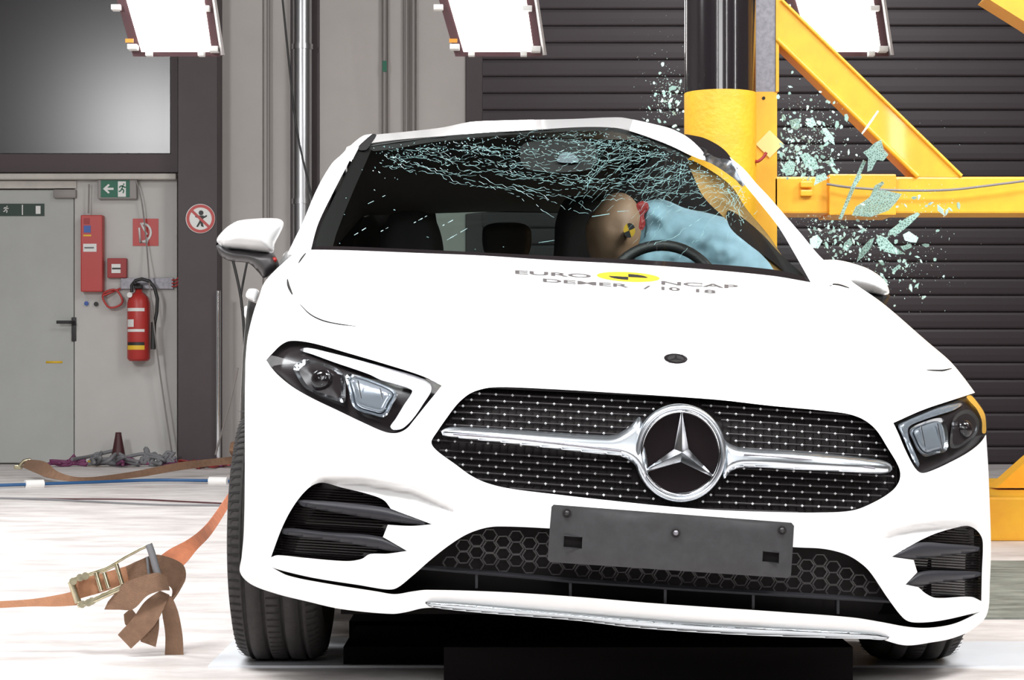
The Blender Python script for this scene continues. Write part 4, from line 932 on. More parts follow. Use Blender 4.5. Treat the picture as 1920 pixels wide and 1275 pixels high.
# right pillar pieces (deformed)
surf('bent_pillar', crom([(1187, 224, 1), (1223, 232), (1257, 241), (1284, 254), (1300, 266), (1318, 285), (1322, 300), (1297, 292), (1257, 273), (1216, 257), (1180, 245, 1)], True, 5), lambda u, v: W(u, v)-.012, M['white'], car, raw=True, step=9, flange=.05)
surf('crumpled_panel', crom([(1297, 290), (1318, 284), (1345, 296), (1368, 300), (1385, 318), (1400, 340), (1392, 350), (1379, 337), (1338, 309)], True, 4), lambda u, v: W(u, v)+.0+.012*np.sin(u/6.)*np.cos(v/5.), M['satin'], car, raw=True, step=5, flange=.03)
surf('windscreen_pillar', crom([(1368, 294, 1), (1395, 317), (1419, 345), (1440, 367), (1460, 390), (1500, 436), (1544, 487), (1575, 505, 1), (1560, 535, 1), (1521, 531, 1), (1486, 469), (1460, 426), (1420, 375), (1392, 340), (1377, 312)], True, 5), lambda u, v: W(u, v)-.008, M['white'], car, raw=True, step=11, flange=.05)
sg = surf('side_window_edge', crom([(1282, 251, 1), (1300, 254), (1318, 258), (1338, 267), (1356, 279), (1368, 292), (1376, 306, 1), (1345, 297), (1318, 286)], True, 4), lambda u, v: W(u, v)+.12, M['gloss_black'], car, raw=True, step=9, flange=.02)
seam([(1216, 249), (1227, 243), (1246, 238)], .0014, rf, 'roof_crease', fn=W)
seam([(1312, 276), (1324, 283), (1320, 292), (1334, 290)], .004, sg, 'torn_edge', fn=lambda u, v: float(W(u, v))-.01)
# inner pillar strips behind the glass; tan paints in the yellow rig's reflection
surf('torn_door_lining', [(1215, 262, 1), (1286, 292, 1), (1300, 318, 1), (1322, 360, 1), (1352, 396, 1), (1410, 440, 1), (1340, 440, 1), (1220, 420, 1), (1160, 400, 1), (1160, 300, 1)], 7.02, M['cavity'], car, raw=True, step=30, flange=.03)
surf('inner_pillar_trim', crom([(1290, 300), (1330, 318), (1372, 350), (1400, 392), (1440, 440), (1480, 500), (1500, 526), (1462, 519), (1440, 490), (1400, 450), (1360, 410), (1320, 370), (1300, 330)], True, 6), lambda u, v: W(u, v)+.10, M['trim'], car, raw=True, step=12, flange=.03)
surf('quarter_window', crom([(1364, 395), (1392, 408), (1430, 440), (1465, 478), (1516, 527), (1490, 524), (1450, 492), (1400, 455), (1368, 425)], True, 6), lambda u, v: W(u, v)+.07, M['gloss_black'], car, raw=True, step=12, flange=.02)

# ---- cracks in the windscreen
rc = random.Random(11); mb = MB()
wsa = WSc
def crack(pts, w0):
    for a, b in zip(pts, pts[1:]):
        if not (inside1(a, wsa) and inside1(b, wsa)): continue
        d = Vector((b[0]-a[0], b[1]-a[1]))
        if d.length < .01 or (d.length < 9 and rc.random() < .33): continue
        n = Vector((-d.y, d.x)).normalized()*w0*rc.uniform(.25, .8)*.62
        q_ = [P(a[0]+n.x, a[1]+n.y, float(W(*a))+.004), P(b[0]+n.x, b[1]+n.y, float(W(*b))+.004), P(b[0]-n.x, b[1]-n.y, float(W(*b))+.004), P(a[0]-n.x, a[1]-n.y, float(W(*a))+.004)]
        mb.add(q_, [(0, 1, 2, 3)])
def walk(u, v, ang, L, st, jit, w0, drift=0):
    pts = [(u, v)]; k = 0
    while k < L:
        a = ang+rc.gauss(0, jit); u += st*math.cos(a); v += st*math.sin(a); pts.append((u, v)); k += st; ang += drift*st
    crack(pts, w0)
for i in range(62):                                # fine horizontal crazing along the top edge
    u = rc.uniform(700, 1190); top = float(np.interp(u, [700, 1000, 1200], [278, 248, 252])); v = top+abs(rc.gauss(0, 22))+2
    walk(u, v, .04+rc.gauss(0, .12)+.0001*(1000-u), rc.uniform(25, 150), 5, .45, rc.choice([.35, .5, .8]))
for (u, v, a, L, dr) in ((735, 296, .13, 560, -.0001), (735, 300, .22, 330, -.0003), (720, 290, .10, 640, 0), (790, 290, .10, 420, .0002), (860, 330, .22, 200, .0004), (900, 300, .20, 400, -.0006), (760, 285, .05, 500, .0002), (930, 330, .13, 330, -.0002), (960, 345, .3, 160, .0003), (1000, 262, .02, 200, 0), (1000, 352, .02, 190, 0), (900, 275, .05, 320, 0), (1120, 300, -.05, 160, -.001)):
    for j in range(2): walk(u+rc.uniform(-6, 6), v+rc.uniform(-4, 4), a, L, 6, .33, .8, dr)
for i in range(46):                                # bundle running down-left from the impact corner
    u = rc.uniform(1110, 1300); v = float(np.interp(u, [1110, 1180, 1300], [260, 262, 302]))+abs(rc.gauss(0, 16)); walk(u, v, math.pi-.65+rc.gauss(0, .3), rc.uniform(30, 130), 5, .4, rc.choice([.4, .6, .9]))
for i in range(16): u = 1085+i*11; walk(u+70, 290+i*3.2, 2.32, rc.uniform(90, 170), 8, .05, .32)
for i in range(24):                                # from the right edge towards the centre
    k = rc.uniform(0, 1); u = 1290+k*100; v = 300+k*72; walk(u, v, math.pi-.35+rc.gauss(0, .3), rc.uniform(40, 190), 6, .35, rc.choice([.4, .6, .9]), -.0008)
for i in range(30): walk(rc.gauss(1368, 16), rc.gauss(362, 20), rc.uniform(0, 6.3), rc.uniform(20, 70), 5, .4, .8)
for (u0, v0, u1, v1) in ((1256, 290, 1190, 330), (1278, 300, 1270, 372), (1365, 352, 1325, 385), (1365, 352, 1394, 420), (1378, 345, 1390, 405), (1390, 410, 1388, 450), (1325, 385, 1265, 395), (1247, 288, 1100, 305)):
    n_ = 12; crack([(u0+(u1-u0)*k/n_+rc.gauss(0, 1.5), v0+(v1-v0)*k/n_+rc.gauss(0, 1.5)) for k in range(n_+1)], .9)
for (u, v, L, a) in ((664, 441, 26, -.55), (714, 434, 32, -.5), (776, 418, 28, -.5), (838, 450, 44, -.52), (690, 382, 36, -.45), (1150, 397, 44, -.06), (1110, 406, 50, -.15), (1010, 455, 36, -.15), (830, 423, 22, -.5)):
    n_ = 6; crack([(u+L*k/n_*math.cos(a), v+L*k/n_*math.sin(a)) for k in range(n_+1)], 1.5)
for i in range(420):
    u = rc.uniform(700, 1400); v = float(np.interp(u, [700, 900, 1148, 1297, 1400], [275, 255, 248, 300, 362]))+abs(rc.gauss(0, 26))
    walk(u, v, rc.uniform(0, 6), 3, 1.5, .1, 1.5)
for (u, v) in ((678, 318), (648, 371), (645, 402), (636, 456), (712, 305), (738, 393), (800, 444), (985, 444), (941, 462), (890, 467)): walk(u, v, .3, 4, 2, 0, 1.8)
cr_ = mb.build('crack_pattern', M['crack'], ws, False)
mb = MB(); mb.tube([P(1042, 297, 6.45), P(1050, 291, 6.45), P(1066, 290, 6.45), P(1080, 297, 6.45), P(1084, 303, 6.45)], .006, 6)
surf('sensor_housing', crom([(1045, 303), (1050, 290), (1062, 286), (1078, 290), (1085, 303)], True, 4), lambda u, v: W(u, v)+.03, M['rglass'], ws, raw=True, step=9, flange=.03)
surf('camera_bracket', crom([(985, 268), (1100, 264), (1120, 290), (1105, 318), (990, 318), (975, 295)], True, 6), lambda u, v: W(u, v)+.05, M['lining'], ws, raw=True, step=14, flange=.05)

# ---- interior
IN = M['lining']
def ip(u, v, Y): return P(u, v, Y)
# rear panel with the rear window opening
ring = [(545, 500), (640, 270), (1210, 262), (1390, 470), (1390, 560), (545, 560)]
rw = [(816, 396, 1), (1085, 400, 1), (1090, 485, 1), (828, 482, 1)]
RY_ = 8.35
k_ = 1.0
rp_ = surf('rear_panel', [(690, 396, 1), (800, 386, 1), (950, 383, 1), (1130, 390, 1), (1150, 430, 1), (1180, 640, 1), (620, 640, 1), (650, 440, 1)], RY_, IN, car, holes=[crom(rw, True, 8)], raw=True, step=40, flange=.05)
surf('rear_window', crom(rw, True, 8), RY_+.03, M['rearglass'], rp_, raw=True, step=60, flange=0)
mb = MB()                                          # headliner + left side lining
A = [P(660, 300, 6.5), P(690, 276, 6.62), P(950, 256, 6.52), P(1180, 262, 6.6), P(1232, 270, 6.75)]; B = [P(640, 415, 8.3), P(690, 404, 8.3), P(950, 396, 8.3), P(1140, 400, 8.3), P(1185, 404, 8.3)]
mb.add(A+B, [(k, k+1, k+6, k+5) for k in range(4)]); mb.build('headliner', IN, car)
mb = MB(); mb.add([P(586, 466, 6.12), P(664, 300, 6.52), P(690, 392, 8.3), P(620, 480, 8.3), P(620, 640, 8.3), P(590, 560, 6.1)], [(0, 1, 2, 3), (0, 3, 4, 5)]); mb.build('side_lining', IN, car, False)
mb = MB(); d0 = P(600, 476, 6.1); d1 = P(1500, 545, 6.1)
mb.add([P(596, 478, 5.98), P(1040, 494, 5.78), P(1505, 532, 5.95), P(1480, 520, 6.45), P(1040, 500, 6.45), P(640, 488, 6.45), P(1480, 640, 6.45), P(1040, 640, 6.45), P(640, 640, 6.45)], [(0, 1, 4, 5), (1, 2, 3, 4), (5, 4, 7, 8), (4, 3, 6, 7)]); mb.build('dashboard', IN, car)
mb = MB(); mb.box((-.6, 6.3, .25), (1.05, 8.3, .35)); mb.build('cabin_floor', IN, car, False)
def seat(u0, u1, v0, v1, Y, nm='front_seat', hr=None):
    ol_ = crom([(u0+8, 640), (u0, v0+60), (u0+8, v0+22), (u0+22, v0), ((u0+u1)/2, v0-7), (u1-22, v0), (u1-6, v0+22), (u1+4, v0+70), (u1+4, 640)], True, 6)
    s_ = puff(nm, ol_, Y, .07, .07, M['cloth'], car, R=24, step=12, raw=True); return s_
seat(712, 828, 402, 480, 7.15); seat(1040, 1180, 372, 480, 7.35)
puff('rear_headrest', crom([(905, 432), (915, 421), (950, 417), (985, 421), (996, 434), (992, 475), (975, 484), (925, 484), (908, 472)], True, 4), 8.0, .05, .05, M['cloth'], car, R=12, step=8, raw=True)
mb = MB(); sc_ = P(1243, 566, 6.3); N = 48; R0 = 108/FPX*6.3
tp = [Vector((sc_.x+R0*math.cos(a), 6.3+.35*R0*math.sin(a), sc_.z+R0*math.sin(a))) for a in [2*math.pi*k/N for k in range(N+1)]]
mb.tube(tp, .017, 12, cap=False); sw = mb.build('steering_wheel', M['black'], car)
mb = MB(); mb.tube([sc_+Vector((0, .02, 0)), sc_+Vector((0, -.12, -.04))], .06, 20); mb.tube([sc_+Vector((-R0, 0, 0)), sc_+Vector((R0, 0, 0))], .014, 8); mb.build('wheel_hub', M['black'], sw)
puff('airbag', crom([(1200, 392), (1213, 377), (1246, 375), (1284, 390), (1338, 402), (1389, 420), (1440, 470), (1480, 512), (1470, 560), (1300, 590), (1185, 570), (1190, 490), (1202, 436)], True, 6), 6.60, .15, .14, M['airbag'], car, R=60, step=6, raw=True, wr=.14)
puff('red_paint_mark', crom([(1193, 384), (1203, 377), (1214, 380), (1216, 392), (1208, 402), (1210, 420), (1204, 432), (1198, 428), (1200, 404)], True, 3), 6.50, .010, .006, M['redd'], bpy.data.objects['airbag'], R=5, step=4, raw=True)
# ---- dummy (its own thing)
dm = thing('crash_test_dummy', P(1150, 640, 7.05), 'crash test dummy in the driver seat leaning its head towards the blue airbag', 'crash test dummy')
def head():
    bm = bmesh.new(); bmesh.ops.create_uvsphere(bm, u_segments=32, v_segments=24, radius=1)
    for v in bm.verts:
        x, y, z = v.co
        s_ = 1-.22*max(0, -z)-.05*max(0, z); X_ = .082*x*s_; Y_ = .100*y*(1-.12*max(0, -z)); Z_ = .122*z
        if y < 0:
            Y_ -= .022*math.exp(-((x)/.13)**2-((z+.12)/.17)**2)                       # nose
            Y_ += .012*(math.exp(-((abs(x)-.38)/.16)**2-((z-.08)/.13)**2))            # eye hollows
            Y_ -= .007*math.exp(-(x/.3)**2-((z+.48)/.07)**2); Y_ += .005*math.exp(-(x/.3)**2-((z+.42)/.04)**2)  # mouth
            Y_ -= .010*math.exp(-(x/.3)**2-((z+.78)/.2)**2)                           # chin
        X_ += math.copysign(.010, x)*math.exp(-((y-.05)/.14)**2-((z+.05)/.22)**2) if abs(x) > .8 else 0
        v.co = (X_, Y_, Z_)
    return bm
HC = P(1150, 436, 7.0); rot = Matrix.Rotation(math.radians(14), 3, 'Y') @ Matrix.Rotation(math.radians(18), 3, 'Z')
bm = head(); 
def sk(pts, rad, edges):
    me = bpy.data.meshes.new('body'); me.from_pydata(pts, edges, []); o_ = bpy.data.objects.new('body', me); COL.objects.link(o_)
    md = o_.modifiers.new('skin', 'SKIN'); o_.modifiers.new('sub', 'SUBSURF').levels = 2
    for sv, r in zip(me.skin_vertices[0].data, rad): sv.radius = (r[0], r[1]) if isinstance(r, tuple) else (r, r)
    me.skin_vertices[0].data[0].use_root = True
    dg = bpy.context.evaluated_depsgraph_get(); m2 = o_.evaluated_get(dg).to_mesh(); vs = [v.co.copy() for v in m2.vertices]; fs = [tuple(p.vertices) for p in m2.polygons]
    o_.evaluated_get(dg).to_mesh_clear(); bpy.data.objects.remove(o_); return vs, fs
B0 = HC+Vector((-.06, .12, -.78))
J = [B0, B0+Vector((0, .03, .25)), B0+Vector((.02, .0, .48)), B0+Vector((.04, -.03, .60)), HC+Vector((-.01, .0, -.04)),
     B0+Vector((-.20, -.01, .50)), B0+Vector((-.24, -.16, .24)), B0+Vector((-.16, -.36, .22)), B0+Vector((.24, -.03, .50)), B0+Vector((.30, -.20, .26)), B0+Vector((.26, -.40, .30)),
     B0+Vector((-.10, -.35, .05)), B0+Vector((-.12, -.55, -.15)), B0+Vector((.12, -.35, .05)), B0+Vector((.14, -.55, -.15))]
vs, fs = sk([tuple(p) for p in J], [(.15, .12), (.15, .12), (.14, .10), .055, .05, .07, .045, .035, .07, .045, .035, .08, .055, .08, .055], [(0, 1), (1, 2), (2, 3), (3, 4), (2, 5), (5, 6), (6, 7), (2, 8), (8, 9), (9, 10), (0, 11), (11, 12), (0, 13), (13, 14)])
n = len(vs); hv = [rot @ v.co*1.12+HC for v in bm.verts]; bm.verts.index_update(); hf_ = [tuple(v.index+n for v in f.verts) for f in bm.faces]; bm.free()
mesh_obj('body', vs+hv, fs+hf_, M['skin'], dm)
mb = MB()                                          # round target on the cheek: yellow disc, black quarters
tc_ = P(1180, 432, 6.80); N = 32
def q2(r, a): return tc_+Vector((r*math.cos(a)*.8, .02*math.cos(a)*0, r*math.sin(a)))
mb.add([q2(.024, 2*math.pi*k/N) for k in range(N)], [tuple(range(N))[::-1]], 0)
for q0 in (0, 180):
    aa = [math.radians(q0+x+20) for x in range(0, 91, 15)]; mb.add([tc_-Vector((0, .001, 0))]+[q2(.024, a)-Vector((0, .001, 0)) for a in aa], [tuple(range(len(aa)+1))[::-1]], 1)
mb.add([q2(.024, 2*math.pi*k/N) for k in range(N)]+[q2(.02, 2*math.pi*k/N)+Vector((0, .07, 0)) for k in range(N)], [(k, (k+1) % N, N+(k+1) % N, N+k) for k in range(N)], 1)
mb.build('target_marker', M['ylabel'], dm, False, mats=[M['ylabel'], M['signb']])

# ---- side of the car, doors, tail (plan positions in metres)
def flank(side, plan, zlo, zhi, arches, nm, m='white', label=None):
    ys = [p[1] for p in plan]; y0, y1 = min(ys), max(ys)
    ol_ = [(y0*100, zlo*100), (y1*100, zlo*100), (y1*100, zhi*100)]+[(y0*100, zhi*100)]
    oc = crom([(a, b, 1) for a, b in ol_], True, 8)
    for (cy, r) in arches:
        keep = [p for p in oc if math.hypot(p[0]-cy*100, p[1]-31) > r*100]
        i = next((i for i in range(len(keep)-1) if keep[i+1][0]-keep[i][0] > 20 and keep[i][1] < zlo*100+2), None)
        if i is None:                              # arch cut reaches the front corner
            continue
        a0 = math.acos(max(-1, min(1, (keep[i][0]/100-cy)/r))); pts = [((cy+r*math.cos(a))*100, 31+r*100*math.sin(a)) for a in np.linspace(math.pi-.1, .1, 26)]
        pts = [p for p in pts if p[1] > zlo*100 and keep[0][0]+1 < p[0]]
        oc = keep[:i+1]+pts+keep[i+1:]
    def T(a, b, y):
        Y, z = a/100, b/100; x = float(np.interp(Y, [p[1] for p in plan], [p[0] for p in plan]))
        bul = .03*(1-((z-.55)/.45)**2)-.03; zz = z-.05*(x-.29)*0
        return Vector((x+side*bul, Y, zz))
    V, F_ = fill(oc, (), 9); vs_ = [T(a[0], a[1], 0) for a in V]
    if side > 0: F_ = [f[::-1] for f in F_]
    mesh_obj(nm, vs_, F_, M[m], car)
PLL = [(-.60, 4.98), (-.655, 5.1), (-.70, 5.4), (-.745, 5.7), (-.785, 6.0), (-.80, 6.3), (-.82, 7.0), (-.83, 7.8), (-.79, 8.4), (-.66, 8.9)]
PLR = [(1.19, 5.30), (1.22, 5.7), (1.15, 6.3), (.90, 6.9), (.575, 7.2), (.56, 7.45), (.85, 7.9), (1.0, 8.3), (.86, 8.9)]
flank(-1, [p for p in PLL if p[1] >= 5.7], .20, .94, [(7.97, .36)], 'door_side')
flank(1, [p for p in PLR if p[1] >= 5.7], .22, .70, [(7.97, .36)], 'dented_door')
def skirt(pts, plan, sil, sgn, nm):
    mb = MB(); vs = []; tab = sorted([(q[1], q[0]) for q in sil])
    def lim(x, Y, z):
        v = HV-(z-CH)*FPX/Y; u = float(np.interp(v, [q[0] for q in tab], [q[1] for q in tab]))-sgn*3; L = (u-960)/FPX*Y
        return min(x, L) if sgn > 0 else max(x, L)
    for u, v in pts:
        p = P(u, v, float(F(u, v))+.004); x = float(np.interp(p.y, [q[1] for q in plan], [q[0] for q in plan])); zb = .655 if p.y < 5.66 else .30
        z1, z2, z3 = max(p.z-.03, zb+.02), max(min(p.z-.09, .88), zb+.01), zb
        vs += [p, Vector((lim((p.x+x)/2, p.y+.03, z1), p.y+.03, z1)), Vector((lim(x, p.y+.04, z2), p.y+.04, z2)), Vector((lim(x, p.y+.04, z3), p.y+.04, z3))]
    mb.add(vs, [(4*i+k, 4*i+k+1, 4*i+k+5, 4*i+k+4) for i in range(len(pts)-1) for k in range(3)]); mb.build(nm, M['white'], car)
skirt(silL[3:], PLL, silL, -1, 'fender_flank'); skirt([p for p in silR if p[0] > 1650], PLR, [p for p in silR if p[0] > 1590], 1, 'fender_flank')
# side glass left + cant rail, tail
mb = MB(); pl = [(-.66, 5.95), (-.70, 6.4), (-.80, 7.0), (-.81, 7.8), (-.70, 8.5)]; tl = [(-.60, 5.98, 1.0), (-.52, 6.5, 1.40), (-.57, 7.0, 1.45), (-.61, 7.8, 1.44), (-.59, 8.5, 1.33)]
vs = [Vector((x, y, .93)) for x, y in pl]+[Vector(p) for p in tl]; mb.add(vs, [(i, i+1, i+6, i+5) for i in range(4)]); mb.build('side_glass', M['gloss_black'], car, False)
mb = MB(); mb.tube([Vector(p)+Vector((.0, 0, .025)) for p in [(-.535, 7.0, 1.44), (-.59, 7.8, 1.43), tl[4]]]+[Vector((-.56, 8.75, 1.1))], .03, 8); mb.build('roof_rail', M['white'], car)
ys_ = [(8.35, .62, 1.40), (8.78, .70, 1.05), (8.95, .76, .95), (9.0, .76, .45), (8.9, .72, .25)]
mb = MB(); vs = []
for (y, hw, z) in ys_: vs += [Vector((.10-hw, y-.06, z)), Vector((.10-hw*.5, y, z+.01)), Vector((.10+hw*.5, y, z+.01)), Vector((.10+hw, y-.06, z))]
fs = [(4*i+k, 4*i+k+1, 4*i+k+5, 4*i+k+4) for i in range(1, 4) for k in range(3)]; mb.add(vs, fs); mb.build('tailgate', M['white'], car)
# ---- underbody and wheel housings
mb = MB(); mb.box((-.40, 4.86, .17), (.98, 8.7, .30)); mb.build('underbody', M['sledm'], car, False)
mb = MB()
mb.add([(-.66, 5.0, .64), (-.66, 5.72, .64), (-.36, 5.72, .64), (-.36, 5.0, .64), (-.36, 5.72, .17), (-.36, 5.0, .17), (-.70, 5.72, .2)], [(0, 1, 2, 3), (3, 2, 4, 5), (1, 6, 4, 2)])
mb.add([(1.19, 5.3, .64), (1.19, 5.72, .64), (.86, 5.72, .64), (.86, 5.0, .64), (.86, 5.72, .2), (.86, 5.0, .2), (1.2, 5.72, .2)], [(0, 1, 2, 3), (3, 2, 4, 5), (1, 6, 4, 2)])
mb.build('wheel_housing', M['lining'], car, False)
# ---- wheels
def wheel(cx, cy, R=.315, wd=.225, yaw=0, tilt=0):
    t_ = bpy.data.objects.new('wheel', None); COL.objects.link(t_); t_.parent = car; c = Vector((cx, cy, R)); t_.location = c-ORG[car.name]; ORG[t_.name] = c
    h = wd/2; prof = [(R*.64, -h*.80), (R*.72, -h*.96), (R*.84, -h), (R*.93, -h*.95), (R*.975, -h*.82), (R*.99, -h*.66)]
    gr = [-.62, -.22, .18, .58]; x = -.60
    for g_ in gr:
        prof += [(R, h*(g_-.045)), (R*.972, h*(g_-.03)), (R*.972, h*(g_+.03)), (R, h*(g_+.045))]
    prof += [(R*.99, h*.70), (R*.975, h*.84), (R*.93, h*.95), (R*.84, h), (R*.72, h*.96), (R*.64, h*.80)]
    mb = MB(); mb.lathe([(r, x_) for r, x_ in prof], c, 'X', 120)
    for k in range(90):                             # shoulder sipes
        a = 2*math.pi*k/90
        for (x0, x1) in ((-.93, -.70), (.70, .93), (-.15, .12)):
            rr = R*(1.0015 if abs(x0) < .5 else .992); ca, sa = math.cos(a), math.sin(a); cb, sb = math.cos(a+.018), math.sin(a+.018)
            r0 = R*.968 if x0 < -.5 else rr; r1 = R*.968 if x1 > .5 else rr
            mb.add([c+Vector((x0*h, r0*ca, r0*sa)), c+Vector((x1*h, r1*ca, r1*sa)), c+Vector((x1*h, r1*cb, r1*sb)), c+Vector((x0*h, r0*cb, r0*sb))], [(0, 1, 2, 3)], 1)
    mb.build('tyre', M['tyre'], t_, mats=[M['tyre'], M['lining']])
    mb = MB(); mb.lathe([(R*.66, -h*.8), (R*.64, -h*.5), (R*.3, -h*.3), (0, -h*.35)], c, 'X', 40)
    for k in range(5):
        a = 2*math.pi*k/5; p0 = c+Vector((-h*.4, .05*math.cos(a), .05*math.sin(a))); p1 = c+Vector((-h*.75, R*.64*math.cos(a), R*.64*math.sin(a))); mb.tube([p0, p1], [.03, .022], 6)
    mb.build('rim', M['rim'], t_)
    for o_ in t_.children: o_.select_set(False)
    t_.rotation_euler = (0, tilt, yaw)
wheel(-.578, 5.30, yaw=0, tilt=math.radians(.0))
wheel(1.005, 5.30)
wheel(-.66, 7.97); wheel(.88, 7.97)
# ---- mirrors
def MYL(u, v): return 6.02+0*np.asarray(u, float)
ml = bpy.data.objects.new('door_mirror', None); COL.objects.link(ml); ml.parent = car; c = P(480, 480, 6.05); ml.location = c-ORG[car.name]; ORG[ml.name] = c
puff('mirror_cap', crom([(406, 450), (414, 437), (428, 424), (447, 414), (478, 410), (513, 409), (527, 412), (532, 420), (525, 437), (516, 455), (511, 474), (482, 472), (450, 468), (423, 465), (411, 458)], True, 3), 6.02, .10, .09, M['white'], ml, R=30, step=6, raw=True)
puff('mirror_housing', crom([(406, 456), (424, 463), (452, 467), (482, 471), (510, 473), (520, 487), (523, 500), (515, 508), (495, 521), (484, 510), (466, 494), (434, 490), (419, 484), (410, 474)], True, 3), 6.045, .085, .08, M['hex'], ml, R=16, step=5, raw=True)
puff('mirror_foot', crom([(497, 520), (512, 509), (530, 497), (548, 488), (548, 476), (539, 470), (530, 480), (522, 496), (510, 500)], True, 3), 6.06, .02, .03, M['white'], ml, R=8, step=4, raw=True)
mb = MB(); q_ = P(514, 487, 5.98); mb.lathe([(0, -.004), (.007, -.002), (.008, .004)], q_, 'Y', 14); tag(mb.build('side_marker', M['red'], ml), label='small red reflector')
mr = bpy.data.objects.new('door_mirror', None); COL.objects.link(mr); mr.parent = car; c = P(1610, 520, 6.15); mr.location = c-ORG[car.name]; ORG[mr.name] = c
puff('mirror_cap', crom([(1540, 490), (1552, 487), (1573, 488), (1600, 494), (1630, 505), (1655, 522), (1664, 536), (1667, 550), (1655, 553), (1630, 549), (1600, 546), (1560, 540)], True, 3), 6.12, .08, .08, M['white'], mr, R=28, step=6, raw=True)
puff('mirror_housing', crom([(1605, 543), (1640, 546), (1668, 553), (1664, 566), (1657, 576), (1640, 570), (1618, 556)], True, 3), 6.17, .06, .06, M['black'], mr, R=10, step=4, raw=True)
puff('door_handle', crom([(462, 548), (467, 542), (478, 541), (485, 545), (484, 555), (478, 566), (468, 561), (461, 556)], True, 3), 6.65, .02, .05, M['white'], car, R=7, step=4, raw=True)
mb = MB(); mb.box((-.845, 6.55, .90), (-.78, 6.8, .94), bev=.01); mb.build('handle_base', M['white'], car)

# ================================================================== UNDER-CAR SHADE BOXES AND PLATES
mb = MB(); mb.box((-.16, 4.88, 0), (.80, 7.05, .09)); mb.box((-.16, 7.0, 0), (.45, 8.6, .09)); mb.box((-.44, 5.62, 0), (-.16, 8.6, .06)); mb.box((-.42, 5.18, 0.007), (-.165, 5.62, .05))  # near-black boxes added to stand in for the shadow under the car
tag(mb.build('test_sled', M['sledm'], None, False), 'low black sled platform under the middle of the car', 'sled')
mb = MB(); mb.box((-.755, 5.165, 0), (-.165, 5.70, .006)); o = mb.build('floor_plate', M['sheet'], None, False); tag(o, 'thin white plate under the tyre in the left of the photo', 'plate')
mb = MB(); mb.box((.81, 5.165, 0), (1.75, 5.62, .006)); o = mb.build('floor_plate', M['sheet'], None, False); tag(o, 'thin white plate under the tyre at the bottom right', 'plate')
for o_ in bpy.data.objects:                        # tyres rest on the plates
    if o_.name.startswith('wheel') and o_.type == 'EMPTY': o_.location.z += .006

# ================================================================== FLYING GLASS
rs = random.Random(5)
BIG = [  # traced outlines of the large shards, depth
 ([(1618, 300), (1624, 303), (1600, 360), (1578, 412), (1572, 410), (1596, 350)], 7.25, 'long thin glass splinter crossing the yellow beam collar'),
 ([(1653, 356), (1691, 364), (1680, 380), (1666, 395), (1632, 407), (1597, 404), (1604, 388), (1628, 372), (1638, 360)], 7.22, 'largest flat shard of glass, hovering before the beam collar'),
 ([(1640, 268), (1652, 262), (1657, 280), (1666, 290), (1656, 302), (1644, 300), (1634, 320), (1626, 322), (1628, 296), (1618, 286), (1630, 278)], 7.2, 'branched glass shard at the lower edge of the diagonal brace'),
 ([(1667, 433), (1700, 408), (1720, 398), (1725, 402), (1705, 422), (1684, 439), (1664, 442)], 7.15, 'long shard rising right below the yellow beam'),
 ([(1650, 441), (1662, 447), (1676, 462), (1697, 476), (1680, 477), (1660, 472), (1648, 462), (1642, 450)], 7.1, 'triangular shard in the burst below the beam'),
 ([(1693, 440), (1704, 434), (1722, 446), (1718, 455), (1706, 454), (1696, 450)], 7.1, 'small blocky shard right of the triangular shard'),
 ([(1541, 241), (1549, 240), (1563, 258), (1565, 272), (1556, 266), (1546, 252)], 7.2, 'leaf shaped shard between upright and brace'),
 ([(1500, 290), (1515, 288), (1530, 300), (1536, 316), (1520, 320), (1508, 308)], 7.15, 'pale shard low beside the yellow upright'),
 ([(1466, 312), (1480, 300), (1492, 306), (1488, 326), (1474, 330)], 7.2, 'crumpled shard touching the upright above the beam'),
 ([(1480, 226), (1494, 222), (1502, 236), (1494, 244), (1484, 240)], 7.3, 'square shard high beside the yellow upright'),
 ([(1512, 224), (1524, 220), (1530, 232), (1522, 240), (1514, 236)], 7.3, 'small square shard right of the upright'),
 ([(1645, 207), (1648, 209), (1630, 236), (1617, 252), (1615, 250), (1630, 228)], 7.25, 'needle of glass in front of the diagonal brace'),
 ([(1530, 330), (1546, 324), (1552, 334), (1538, 342), (1526, 348)], 7.2, 'shard just above the beam near the bracket'),
 ([(1612, 470), (1630, 450), (1640, 446), (1632, 466), (1618, 482), (1606, 492)], 7.1, 'slanting shard left of the triangular shard'),
 ([(1518, 448), (1532, 440), (1542, 452), (1534, 466), (1520, 464)], 7.1, 'shard just above the right door mirror'),
 ([(1672, 506), (1686, 496), (1690, 500), (1676, 512)], 7.1, 'shard flying just right of the right door mirror'),
 ([(1640, 348), (1655, 340), (1658, 344), (1636, 368), (1630, 372)], 7.2, 'narrow splinter above the largest flat shard'),
 ([(1602, 336), (1612, 328), (1616, 332), (1604, 350), (1598, 352)], 7.2, 'short splinter by the top edge of the collar'),
 ([(1688, 462), (1708, 458), (1710, 464), (1694, 470)], 7.1, 'flat sliver right beside the triangular shard'),
 ([(1583, 456), (1594, 446), (1598, 458), (1588, 470), (1580, 466)], 7.1, 'shard above the middle of the right mirror'),
]
